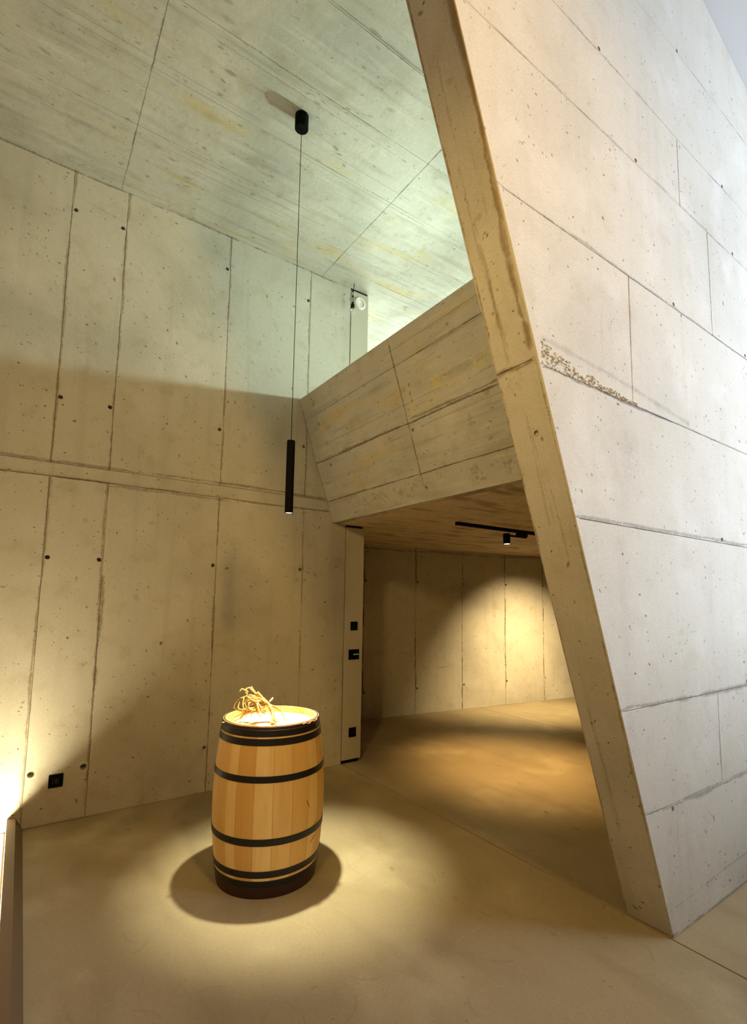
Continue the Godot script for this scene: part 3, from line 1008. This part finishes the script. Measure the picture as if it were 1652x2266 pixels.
# ------------------------------------------------------------------ things
func barrel() -> void:
	var c := Vector3(1.29, 0, -2.95)
	var t := thing("wine_barrel", "upright oak wine barrel with six black hoops and dark red ends", "barrel", c)
	var h := 0.892
	var rad := func(y: float) -> float:
		var s := (y - 0.44) / 0.446
		return 0.3225 - 0.0405 * s * s
	rng.seed = 5
	var widths := []
	var sum := 0.0
	for k in 21:
		widths.append(rng.randf_range(0.75, 1.3))
		sum += widths[k]
	var a := 0.35
	for k in 21:
		var da: float = widths[k] / sum * TAU
		var b := Builder.new()
		var na := 4
		var ny := 20
		var u0 := rng.randf()
		for i in na:
			for j in ny:
				var q := []
				var qn := []
				var uv := []
				for s in [[0, 0], [1, 0], [1, 1], [0, 1]]:
					var ang: float = a + 0.0016 + (da - 0.0032) * (i + s[0]) / na
					var y: float = h * (j + s[1]) / ny
					var r: float = rad.call(y)
					var flat := cos((float(i + s[0]) / na - 0.5) * da)
					r = r * (0.995 + 0.005 / maxf(flat, 0.5) * flat)
					q.append(Vector3(cos(ang) * r, y, sin(ang) * r))
					qn.append(Vector3(cos(ang), 0.0805 * 2.0 * (y - 0.44) / 0.446, sin(ang)).normalized())
					uv.append(Vector2(u0 + 0.15 * (i + s[0]) / na, y * 1.1))
				b.smooth_quad(q, qn, uv)
				var q2 := []
				var n2 := []
				for s in 4:
					var p: Vector3 = q[s]
					var o := Vector3(p.x, 0, p.z).normalized()
					q2.append(p - o * 0.024)
					n2.append(-o)
				b.smooth_quad(q2, n2, uv)
		for side in [0.0016, da - 0.0016]:
			var ang: float = a + side
			var o := Vector3(cos(ang), 0, sin(ang))
			var nn := o.cross(Vector3.UP) * (1.0 if side < 0.01 else -1.0)
			for j in ny:
				var y0: float = h * j / ny
				var y1: float = h * (j + 1) / ny
				b.quad(o * rad.call(y0) + Vector3.UP * y0, o * rad.call(y1) + Vector3.UP * y1, o * (rad.call(y1) - 0.024) + Vector3.UP * y1, o * (rad.call(y0) - 0.024) + Vector3.UP * y0, nn)
		# chamfered top end
		for i in na:
			var a0: float = a + 0.0016 + (da - 0.0032) * i / na
			var a1: float = a + 0.0016 + (da - 0.0032) * (i + 1) / na
			var o0 := Vector3(cos(a0), 0, sin(a0))
			var o1 := Vector3(cos(a1), 0, sin(a1))
			var ro: float = rad.call(h)
			b.quad(o0 * ro + Vector3.UP * h, o1 * ro + Vector3.UP * h, o1 * (ro - 0.024) + Vector3.UP * h, o0 * (ro - 0.024) + Vector3.UP * h, Vector3.UP)
			b.quad(o0 * rad.call(0.0), o1 * rad.call(0.0), o1 * (rad.call(0.0) - 0.024), o0 * (rad.call(0.0) - 0.024), Vector3.DOWN)
		put(b, "stave", mats.woods[[0, 3, 2, 1, 4, 0, 3, 0, 1, 2, 3, 0, 4, 1, 2, 0, 3, 2, 1, 0, 4][k]], t)
		a += da
	# hoops
	for y in [[0.838, 0.872], [0.792, 0.828], [0.604, 0.638], [0.281, 0.318], [0.113, 0.149], [0.062, 0.097]]:
		var b := Builder.new()
		var r0: float = rad.call(y[0])
		var r1: float = rad.call(y[1])
		b.lathe(Vector3.ZERO, [Vector2(r0 - 0.003, y[0]), Vector2(r0 + 0.002, y[0]), Vector2(r0 + 0.003, y[0] + 0.001), Vector2(r1 + 0.003, y[1] - 0.001), Vector2(r1 + 0.002, y[1]), Vector2(r1 - 0.003, y[1])], 64)
		var ho := put(b, "hoop", mats.hoop, t)
		for k in 2:
			var rv := Builder.new()
			var ang := 2.6 + k * 0.05
			var rr: float = (r0 + r1) / 2.0 + 0.003
			var o := Vector3(cos(ang), 0, sin(ang))
			rv.tube([o * rr + Vector3.UP * (y[0] + y[1]) / 2.0, o * (rr + 0.003) + Vector3.UP * (y[0] + y[1]) / 2.0], [0.005, 0.003], 8)
			put(rv, "rivet", mats.hoop, ho)
	# dark red painted ends
	for e in [[0.872, 0.887], [0.0, 0.062]]:
		var b := Builder.new()
		var prof := []
		for k in 5:
			var y: float = lerpf(e[0], e[1], k / 4.0)
			prof.append(Vector2(rad.call(y) + 0.0012, y))
		if e[0] > 0.5:
			prof.append(Vector2(rad.call(0.89) - 0.004, 0.8935))
			prof.append(Vector2(rad.call(0.89) - 0.010, 0.8935))
		b.lathe(Vector3.ZERO, prof, 64)
		put(b, "painted_end", mats.chime, t)
	# head: boards let into the staves
	var hw := 0.56 / 6.0
	for k in 6:
		var x0 := -0.28 + k * hw + 0.0008
		var x1 := -0.28 + (k + 1) * hw - 0.0008
		var poly := []
		var R := 0.263
		for s in 7:
			var x := clampf(lerpf(x0, x1, s / 6.0), -R + 0.001, R - 0.001)
			poly.append(Vector2(x, -sqrt(R * R - x * x)))
		for s in 7:
			var x := clampf(lerpf(x1, x0, s / 6.0), -R + 0.001, R - 0.001)
			poly.append(Vector2(x, sqrt(R * R - x * x)))
		var b := Builder.new()
		b.prism(poly, -0.009, 0.009)
		var o := put(b, "head_board", mats.head_wood, t)
		o.transform = Transform3D(Basis(Vector3.UP, 0.5) * Basis(Vector3.RIGHT, PI / 2), Vector3(0, 0.843, 0))
	# frayed withy caught on the rim
	var w := Builder.new()
	var pts := []
	var rr := []
	for k in 12:
		var ang := 1.33 - k * 0.045
		pts.append(Vector3(cos(ang) * (0.288 + 0.003 * sin(k * 2.0)), 0.885 + 0.004 * sin(k * 1.3), sin(ang) * (0.288 + 0.003 * sin(k * 2.0))))
		rr.append(0.0035 + 0.0012 * sin(k * 1.9))
	w.tube(pts, rr, 6)
	put(w, "withy", plain(Color(0.60, 0.42, 0.26), 0.7), t)
	# tool scratches in the wood
	for q in [[1.28, 0.475, 1.22, 0.435, 0.0022], [1.10, 0.318, 0.95, 0.335, 0.0016], [1.14, 0.232, 1.0, 0.262, 0.0018]]:
		var sb := Builder.new()
		var sp := []
		var sr := []
		for k in 9:
			var f := k / 8.0
			var ang := lerpf(q[0], q[2], f)
			var y := lerpf(q[1], q[3], f) + 0.002 * sin(k * 2.1)
			var r: float = rad.call(y)
			sp.append(Vector3(cos(ang) * r, y, sin(ang) * r))
			sr.append(q[4] * (0.4 + 0.6 * sin(PI * (0.1 + 0.8 * f))))
		sb.tube(sp, sr, 6)
		put(sb, "scratch", plain(Color(0.36, 0.23, 0.10), 0.8), t)


# dried vine stump: pixels of the photograph set on the upright plane through the barrel's axis that faces the eye
func on_barrel(px: float, py: float, deep := 0.0) -> Vector3:
	var bs := Basis(Vector3.UP, -0.61528) * Basis(Vector3.RIGHT, 0.10315) * Basis(Vector3.BACK, 0.01415)
	var d := bs * Vector3((px - PRINCIPAL.x) / FOCAL, -(py - PRINCIPAL.y) / FOCAL, -1.0)
	var n := Vector3(1.29, 0, -2.95).normalized()
	var eye := Vector3(0, 1.6, 0)
	var k := ((Vector3(1.29, 0, -2.95) + n * deep).dot(n) - eye.dot(n)) / d.dot(n)
	return eye + d * k


func vine() -> void:
	var o := on_barrel(596, 1562)
	var t := thing("vine_stump", "dried twisted grapevine stump with curling roots lying on the barrel head", "vine", Vector3(1.29, 0.852, -2.95))
	var base := t.position
	var bark := StandardMaterial3D.new()
	var bi := Image.create(256, 256, false, Image.FORMAT_RGBA8)
	bi.fill(Color(0.84, 0.68, 0.40))
	over(bi, stain_layer(256, 128, 24, 0.08, 5, Color(0.46, 0.30, 0.13), 0.4, 1.0, 0.6))
	over(bi, stain_layer(256, 60, 60, 0.06, 6, Color(0.92, 0.80, 0.56), 0.5, 1.0, 0.5))
	bark.albedo_texture = ImageTexture.create_from_image(bi)
	bark.roughness = 0.8
	var line := func(pts: Array, r0: float, r1: float, called: String) -> void:
		var cv := Curve3D.new()
		for i in pts.size():
			var p: Vector3 = on_barrel(pts[i][0], pts[i][1], pts[i][2]) - base
			var prev: Vector3 = on_barrel(pts[maxi(i - 1, 0)][0], pts[maxi(i - 1, 0)][1], pts[maxi(i - 1, 0)][2]) - base
			var next: Vector3 = on_barrel(pts[mini(i + 1, pts.size() - 1)][0], pts[mini(i + 1, pts.size() - 1)][1], pts[mini(i + 1, pts.size() - 1)][2]) - base
			var h := (next - prev) / 6.0
			cv.add_point(p, -h, h)
		var len := cv.get_baked_length()
		var n := maxi(6, int(len / 0.008))
		var q := []
		var rr := []
		for i in n + 1:
			var s := float(i) / n
			var p: Vector3 = cv.sample_baked(len * s)
			if Vector2(p.x, p.z).length() < 0.262:
				p.y = maxf(p.y, 0.008)
			q.append(p + Vector3(sin(i * 1.7 + len * 90.0), cos(i * 2.1 + len * 50.0), sin(i * 1.1)) * 0.0007)
			rr.append(1.35 * lerpf(r0, r1, s) * (1.0 + 0.14 * sin(i * 2.3 + len * 70.0)))
		var b := Builder.new()
		b.tube(q, rr, 8)
		put(b, called, bark, t)
	# trunk and its feet
	line.call([[568, 1533, -0.02], [580, 1546, -0.01], [594, 1559, 0.0], [601, 1575, -0.02], [606, 1590, -0.05], [612, 1598, -0.07]], 0.0085, 0.007, "trunk")
	line.call([[594, 1559, 0.0], [603, 1572, -0.03], [604, 1588, -0.07], [600, 1600, -0.09]], 0.008, 0.006, "trunk")
	line.call([[597, 1560, 0.01], [612, 1566, 0.04], [622, 1572, 0.03], [628, 1588, 0.0], [632, 1597, -0.01]], 0.006, 0.0025, "root")
	line.call([[595, 1560, 0.0], [575, 1545, 0.0], [562, 1531, 0.01], [555, 1519, 0.02]], 0.008, 0.0035, "root")
	line.call([[590, 1556, -0.01], [572, 1545, -0.03], [560, 1540, -0.02], [551, 1538, 0.0], [548, 1546, 0.0]], 0.006, 0.003, "root")
	# hooked tips
	line.call([[560, 1530, 0.01], [553, 1522, 0.02], [545, 1524, 0.02], [543, 1532, 0.02], [547, 1537, 0.01]], 0.005, 0.003, "root")
	line.call([[548, 1532, 0.0], [540, 1526, 0.0], [534, 1525, 0.0], [531, 1530, 0.0]], 0.0045, 0.003, "root")
	line.call([[575, 1547, -0.02], [560, 1547, -0.04], [545, 1541, -0.03], [533, 1545, -0.02]], 0.0055, 0.003, "root")
	line.call([[578, 1550, -0.02], [566, 1553, -0.05], [554, 1548, -0.05], [546, 1540, -0.04], [541, 1543, -0.03]], 0.0055, 0.003, "root")
	line.call([[583, 1553, 0.0], [570, 1550, -0.03], [560, 1543, -0.04], [552, 1545, -0.05]], 0.005, 0.003, "root")
	# tangle hanging to the head
	line.call([[548, 1546, -0.03], [542, 1554, -0.04], [545, 1566, -0.05], [552, 1574, -0.05]], 0.0042, 0.003, "root")
	line.call([[540, 1544, -0.03], [537, 1556, -0.04], [538, 1568, -0.05], [543, 1580, -0.04]], 0.004, 0.0025, "root")
	line.call([[555, 1548, -0.04], [550, 1558, -0.06], [549, 1566, -0.06], [556, 1572, -0.06], [566, 1565, -0.04]], 0.004, 0.003, "root")
	line.call([[565, 1552, -0.04], [570, 1562, -0.06], [573, 1574, -0.08], [576, 1588, -0.10]], 0.0045, 0.002, "root")
	line.call([[568, 1552, -0.04], [577, 1565, -0.06], [584, 1576, -0.07]], 0.004, 0.002, "root")
	line.call([[570, 1555, -0.02], [564, 1563, -0.04], [568, 1570, -0.06], [574, 1579, -0.08]], 0.004, 0.002, "root")
	line.call([[585, 1556, -0.01], [577, 1560, 0.0], [575, 1566, 0.0], [583, 1566, -0.02], [590, 1562, -0.02]], 0.0045, 0.004, "root")
	line.call([[590, 1558, 0.0], [580, 1568, 0.02], [566, 1574, 0.01], [551, 1577, 0.0], [545, 1572, 0.0]], 0.005, 0.003, "root")
	line.call([[546, 1575, -0.03], [532, 1580, -0.05], [520, 1586, -0.05], [511, 1594, -0.06]], 0.004, 0.003, "root")
	line.call([[543, 1578, -0.02], [533, 1588, -0.04], [520, 1592, -0.06], [508, 1598, -0.08]], 0.0045, 0.0025, "root")
	line.call([[556, 1573, -0.05], [540, 1584, -0.06], [528, 1596, -0.08]], 0.0035, 0.002, "root")
	line.call([[530, 1590, -0.06], [515, 1597, -0.08], [503, 1599, -0.09], [491, 1599, -0.10]], 0.004, 0.0035, "root")
	line.call([[545, 1570, -0.02], [536, 1574, 0.0], [526, 1566, 0.02], [530, 1553, 0.03]], 0.0035, 0.0025, "root")
	line.call([[536, 1574, 0.0], [522, 1570, 0.0], [517, 1566, 0.0], [519, 1558, 0.0]], 0.003, 0.002, "root")
	line.call([[530, 1545, 0.0], [524, 1552, 0.0], [520, 1558, 0.0], [516, 1568, 0.0]], 0.002, 0.001, "root")
	rng.seed = 15
	for k in 16:      # fine rootlets of the tangle
		var x := rng.randf_range(537, 584)
		var y := rng.randf_range(1540, 1572) + maxf(0.0, x - 560) * 0.25
		var d := rng.randf_range(-0.06, 0.02)
		var pts := [[x, y, d]]
		for i in 3:
			x += rng.randf_range(-9, 9)
			y += rng.randf_range(2, 9)
			d += rng.randf_range(-0.02, 0.015)
			pts.append([x, minf(y, 1592), d])
		line.call(pts, rng.randf_range(0.002, 0.0035), 0.0014, "rootlet")
	# pale cut stub
	var b := Builder.new()
	b.tube([on_barrel(596, 1553, 0.01) - base, on_barrel(601, 1548, 0.015) - base, on_barrel(604, 1544, 0.02) - base], [0.005, 0.006, 0.0045], 10)
	put(b, "cut_stub", plain(Color(0.88, 0.82, 0.68), 0.7), t)


func pendant() -> void:
	var at := Vector3(1.345, 0, -2.925)
	var t := thing("pendant_lamp", "slim black tubular pendant lamp hanging over the barrel", "lamp", at)
	var b := Builder.new()
	b.lathe(Vector3.ZERO, [Vector2(0.0, YC - 0.10), Vector2(0.043, YC - 0.10), Vector2(0.046, YC - 0.097), Vector2(0.046, YC), Vector2(0.0, YC)], 32)
	put(b, "canopy", mats.black_soft, t)
	b = Builder.new()
	b.tube([Vector3(0, YC - 0.1, 0), Vector3(0, 3.7, 0), Vector3(0, 2.6, 0)], [0.0022, 0.0022, 0.0022], 8)
	put(b, "cord", mats.black_soft, t)
	b = Builder.new()
	b.lathe(Vector3.ZERO, [Vector2(0.0, 2.606), Vector2(0.023, 2.606), Vector2(0.026, 2.603), Vector2(0.026, 2.134), Vector2(0.0235, 2.134), Vector2(0.0235, 2.139), Vector2(0.0, 2.139)].duplicate(), 32)
	put(b, "tube", mats.black_soft, t)
	b = Builder.new()
	b.disc(Vector3(0, 2.1375, 0), 0.0232, Vector3.DOWN, 32)
	put(b, "lens", glow(Color(1, 0.97, 0.9), 6.0), t)
	spot("pendant_beam", at + Vector3(0, 2.128, 0), at + Vector3(0.08, 0, 0.03), Color(1, 0.97, 0.82), 9.3, 26.5, 0.9, 0.02, t)


func track() -> void:
	var t := thing("track_rail", "black ceiling track rail on the low soffit", "track", Vector3(0, YL, -3.485))
	var b := Builder.new()
	b.box(Vector3(3.335, -0.033, -0.018), Vector3(7.2, 0, 0.018), 0.002)
	put(b, "rail", mats.black, t)
	var labels := ["black cylindrical track spotlight pointing straight down at the floor", "black cylindrical track spotlight hidden behind the leaning wall, aimed at the back wall"]
	for k in 2:
		var x: float = [4.235, 6.25][k]
		var s := thing("track_spotlight", labels[k], "spotlight", Vector3(x, YL - 0.033, -3.485))
		b = Builder.new()
		b.box(Vector3(-0.03, -0.03, -0.016), Vector3(0.13, 0.0, 0.016), 0.002)
		put(b, "adapter", mats.black, s)
		b = Builder.new()
		b.box(Vector3(-0.14, -0.046, -0.012), Vector3(0.12, -0.028, 0.012), 0.002)
		put(b, "arm", mats.black, s)
		b = Builder.new()
		b.lathe(Vector3.ZERO, [Vector2(0, 0.0), Vector2(0.034, 0.0), Vector2(0.0365, -0.003), Vector2(0.0365, -0.108), Vector2(0.033, -0.108), Vector2(0.033, -0.104), Vector2(0, -0.104)], 32)
		var head := put(b, "head", mats.black, s)
		head.position = Vector3(-0.19, -0.02, 0)
		var aim := Vector3(x - 0.19, 0, -3.42)
		if k == 1:
			aim = Vector3(6.5, 0.25, -5.40)
			head.position = Vector3(-0.19, -0.075, -0.03)
		var d := (aim - (s.position + head.position)).normalized()
		head.basis = Basis(Quaternion(Vector3.DOWN, d))
		b = Builder.new()
		b.disc(Vector3(0, -0.1055, 0), 0.0325, Vector3.DOWN, 32)
		put(b, "lens", glow(Color(1, 0.96, 0.88), 6.0), head)
		var mouth := s.position + head.position + d * 0.112
		spot("track_beam", mouth, aim, [Color(1, 0.80, 0.50), Color(1, 0.875, 0.64)][k], [9.0, 17.0][k], [35.0, 43.0][k], 1.0, 0.03, s)


func cove() -> void:
	var t := thing("led_floor_trough", "low metal kerb hiding a glowing warm light strip along the floor", "light strip", Vector3(0, 0, 0))
	var b := Builder.new()
	b.prism([Vector2(0.12, 0), Vector2(0.075, 0.085), Vector2(0.03, 0.09), Vector2(0.026, 0.086), Vector2(0.026, 0.0)], Z1 + 0.002, -1.2)
	put(b, "kerb", mats.metal, t)
	b = Builder.new()
	b.box(Vector3(-0.07, 0.0, Z1 + 0.01), Vector3(0.016, 0.004, -3.1), 0.001)
	put(b, "diffuser", glow(Color(1.0, 0.96, 0.86), 2.2), t)
	b = Builder.new()
	b.box(Vector3(-0.09, 0.0, Z1 + 0.002), Vector3(-0.075, 0.03, -1.2), 0.001)
	put(b, "back_lip", mats.metal, t)
	var l := AreaLight3D.new()
	l.name = "strip_light"
	l.area_size = Vector2(0.085, 1.24)
	l.area_normalize_energy = true
	l.light_color = Color(1, 0.94, 0.76)
	l.light_energy = 4.4
	l.area_range = 20.0
	l.shadow_enabled = true
	t.add_child(l)
	l.global_transform = Transform3D(Basis(Vector3.RIGHT, PI / 2), Vector3(-0.027, 0.005, Z1 + 0.64))


func hall_projector() -> void:
	var at := Vector3(0.95, 4.6, 1.5)
	var t := thing("hall_spotlight", "wide black drum spotlight hanging high in the hall from the sloping roof", "spotlight", at)
	var d := (Vector3(1.2, 1.6, -4.3) - at).normalized()
	var b := Builder.new()
	b.tube([Vector3(0, 0, 0), Vector3(0, roof_at(0.95) - 4.6, 0)], [0.008, 0.008], 8)
	put(b, "rod", mats.black, t)
	b = Builder.new()
	b.lathe(Vector3.ZERO, [Vector2(0, 0.0), Vector2(0.10, 0.0), Vector2(0.20, -0.06), Vector2(0.20, -0.16), Vector2(0.19, -0.16), Vector2(0.19, -0.154), Vector2(0, -0.154)], 24)
	var head := put(b, "head", mats.black, t)
	head.basis = Basis(Quaternion(Vector3.DOWN, d))
	b = Builder.new()
	b.disc(Vector3(0, -0.156, 0), 0.189, Vector3.DOWN, 24)
	put(b, "lens", glow(Color(1, 0.95, 0.85), 1.5), head)
	spot("hall_beam", at + d * 0.37, at + d * 3.0, WARM, 7.3, 60.0, 1.0, 0.19, t)


func side_projector() -> void:
	var at := Vector3(-0.70, 3.3, -0.6)
	var t := thing("wall_spotlight", "black spotlight bracketed high on the side wall, aimed at the leaning concrete", "spotlight", at)
	var d := (Vector3(2.0, 2.1, -2.2) - at).normalized()
	var b := Builder.new()
	b.box(Vector3(-0.07, -0.05, -0.05), Vector3(-0.05, 0.05, 0.05), 0.003)
	b.box(Vector3(-0.05, -0.012, -0.012), Vector3(0.0, 0.012, 0.012), 0.002)
	put(b, "bracket", mats.black, t)
	b = Builder.new()
	b.lathe(Vector3.ZERO, [Vector2(0, 0.04), Vector2(0.05, 0.04), Vector2(0.055, 0.036), Vector2(0.055, -0.12), Vector2(0.05, -0.12), Vector2(0.05, -0.114), Vector2(0, -0.114)], 24)
	var head := put(b, "head", mats.black, t)
	head.basis = Basis(Quaternion(Vector3.DOWN, d))
	b = Builder.new()
	b.disc(Vector3(0, -0.116, 0), 0.0495, Vector3.DOWN, 24)
	put(b, "lens", glow(Color(1, 0.95, 0.85), 6.0), head)
	spot("side_beam", at + d * 0.13, at + d * 3.0, Color(1, 0.84, 0.52), 4.5, 42.0, 1.0, 0.15, t)


func bulbs() -> void:
	# the dead bulb dangling beside the upper panel
	var at := Vector3(2.618, YC, -4.285)
	var t := thing("bare_bulb", "unlit bare bulb on a black cable hanging beside the upper service panel", "bulb", at)
	hanging_bulb(t, 0.24, mats.glass)


func hanging_bulb(t: Node3D, drop: float, glass: Material) -> void:
	var b := Builder.new()
	b.tube([Vector3(0.012, 0, 0), Vector3(0.006, -drop * 0.3, 0.004), Vector3(-0.004, -drop * 0.6, 0), Vector3(0, -drop + 0.03, 0)], [0.003, 0.003, 0.003, 0.003], 6)
	put(b, "cable", mats.black_soft, t)
	b = Builder.new()
	b.tube([Vector3(0.018, 0.0, 0.0), Vector3(0.012, -0.05, 0.004), Vector3(0.0, -0.085, 0.0)], [0.002, 0.002, 0.0015], 6)
	put(b, "earth_wire", mats.green_wire, t)
	for y in [0.38, 0.62]:
		b = Builder.new()
		b.box(Vector3(-0.009, -drop * y - 0.011, -0.007), Vector3(0.007, -drop * y + 0.011, 0.007), 0.003)
		put(b, "connector", mats.black, t)
	b = Builder.new()
	b.lathe(Vector3.ZERO, [Vector2(0.004, -drop + 0.035), Vector2(0.008, -drop + 0.03), Vector2(0.012, -drop + 0.005), Vector2(0.019, -drop - 0.004), Vector2(0.020, -drop - 0.035), Vector2(0.0, -drop - 0.035)].duplicate(), 20)
	put(b, "socket", mats.black, t)
	b = Builder.new()
	var prof := []
	for p in [[0.012, 0.035], [0.0135, 0.042], [0.020, 0.052], [0.026, 0.064], [0.0275, 0.075], [0.0255, 0.087], [0.018, 0.097], [0.008, 0.102], [0.0, 0.103]]:
		prof.append(Vector2(p[0], -drop - p[1]))
	prof.reverse()
	b.lathe(Vector3.ZERO, prof, 20)
	put(b, "glass_bulb", glass, t)
	b = Builder.new()
	b.tube([Vector3(0.004, -drop - 0.036, 0), Vector3(0.007, -drop - 0.07, 0), Vector3(-0.007, -drop - 0.07, 0), Vector3(-0.004, -drop - 0.036, 0)], [0.0008, 0.0008, 0.0008, 0.0008], 5)
	put(b, "filament", mats.copper, t)


func plate(called: String, label: String, category: String, c: Vector3, w: float, h: float, rows: int) -> Node3D:
	var t := thing(called, label, category, c)
	var b := Builder.new()
	b.box(Vector3(-w / 2, -h / 2, 0), Vector3(w / 2, h / 2, 0.009), 0.002)
	put(b, "cover_plate", mats.black_soft, t)
	for k in rows:
		var x := (k - (rows - 1) / 2.0) * w * 0.5
		b = Builder.new()
		b.box(Vector3(x - 0.021, -0.021, 0.009), Vector3(x + 0.021, 0.021, 0.0115), 0.001)
		put(b, "insert", mats.black, t)
	return t


func panels_and_switches() -> void:
	var zf := Z1 - 0.001
	# lower service panel
	var p := thing("service_panel", "narrow painted service panel with black switches at the end of the long wall", "panel", Vector3(2.645, 0, Z1 - 0.03))
	var b := Builder.new()
	b.box(Vector3(0.005, 0.03, 0.002), Vector3(0.222, YL - 0.02, 0.031), 0.003)
	put(b, "board", mats.panel_paint, p)
	b = Builder.new()
	b.box(Vector3(0.0, 0.0, 0.0), Vector3(0.20, 0.03, 0.022))
	put(b, "plinth", mats.black, p)
	b = Builder.new()
	b.box(Vector3(0.0, YL - 0.02, 0.0), Vector3(0.20, YL, 0.022))
	put(b, "head_gap", mats.black, p)
	var q := thing("service_panel", "narrow painted service panel with a round white speaker on the upper floor", "panel", Vector3(2.645, 2.6, Z1 - 0.03))
	b = Builder.new()
	b.box(Vector3(0.005, 0.0, 0.002), Vector3(0.222, YC - 2.6 - 0.02, 0.031), 0.003)
	put(b, "board", mats.panel_paint, q)
	b = Builder.new()
	b.box(Vector3(0.0, YC - 2.62, 0.0), Vector3(0.21, YC - 2.6, 0.024))
	put(b, "head_gap", mats.black, q)
	# round speaker
	var sp := thing("wall_speaker", "round white loudspeaker set into the upper service panel", "speaker", Vector3(2.757, 4.772, Z1 + 0.001))
	b = Builder.new()
	b.lathe(Vector3.ZERO, [Vector2(0.043, 0.001), Vector2(0.045, 0.013), Vector2(0.052, 0.016), Vector2(0.064, 0.012), Vector2(0.068, 0.0)], 40)
	put(b, "ring", mats.white, sp).rotation.x = PI / 2
	b = Builder.new()
	b.lathe(Vector3.ZERO, [Vector2(0.0, 0.004), Vector2(0.015, 0.006), Vector2(0.032, 0.009), Vector2(0.043, 0.003)].duplicate(), 40)
	put(b, "cone", mats.white, sp).rotation.x = PI / 2
	plate("light_switch", "small square black switch, upper one on the lower service panel", "switch", Vector3(2.760, 1.328, zf + 0.002), 0.082, 0.086, 1)
	var c := plate("control_panel", "wide black control plate with three green lights on the service panel", "switch", Vector3(2.764, 1.045, zf + 0.002), 0.122, 0.10, 0)
	for k in 3:
		b = Builder.new()
		b.box(Vector3(-0.004 + k * 0.022, -0.004, 0.009), Vector3(0.004 + k * 0.022, 0.004, 0.0105))
		put(b, "indicator_led", glow(Color(0.55, 0.85, 0.25), 0.9), c)
	plate("wall_socket", "square black socket near the foot of the service panel", "socket", Vector3(2.764, 0.288, zf + 0.002), 0.082, 0.09, 1)
	var s := plate("wall_socket", "square black socket low on the concrete wall by the light strip", "socket", Vector3(0.292, 0.289, Z1), 0.088, 0.09, 0)
	b = Builder.new()
	for r in [[-0.02, -0.018, 0.02, -0.016], [-0.02, 0.016, 0.02, 0.018], [-0.02, -0.016, -0.018, 0.016], [0.018, -0.016, 0.02, 0.016]]:
		b.box(Vector3(r[0], r[1], 0.009), Vector3(r[2], r[3], 0.0098))
	put(b, "insert_outline", plain(Color(0.20, 0.20, 0.19), 0.5), s)
	b = Builder.new()
	b.lathe(Vector3.ZERO, [Vector2(0.009, 0.0), Vector2(0.009, 0.001), Vector2(0.0, 0.001)], 16)
	var kn := put(b, "contact", plain(Color(0.16, 0.16, 0.15), 0.5), s)
	kn.rotation.x = PI / 2
	kn.position = Vector3(0.002, 0, 0.009)
	# the orange flex on the return of the panel
	var fx := thing("orange_flex", "short orange conduit clipped to the side of the service panel", "conduit", Vector3(2.868, 0.28, Z1 - 0.06))
	b = Builder.new()
	b.tube([Vector3(0.009, 0.0, 0), Vector3(0.011, 0.08, 0), Vector3(0.009, 0.165, 0)], [0.009, 0.009, 0.009], 10)
	put(b, "pipe", mats.orange, fx)


func _ready() -> void:
	lens_and_light()
	make_materials()
	long_wall()
	back_wall()
	leaning_wall()
	parapet()
	ceilings_and_floors()
	outer_walls()
	upper_window()
	flood_lamp()
	barrel()
	vine()
	pendant()
	track()
	cove()
	hall_projector()
	side_projector()
	bulbs()
	panels_and_switches()
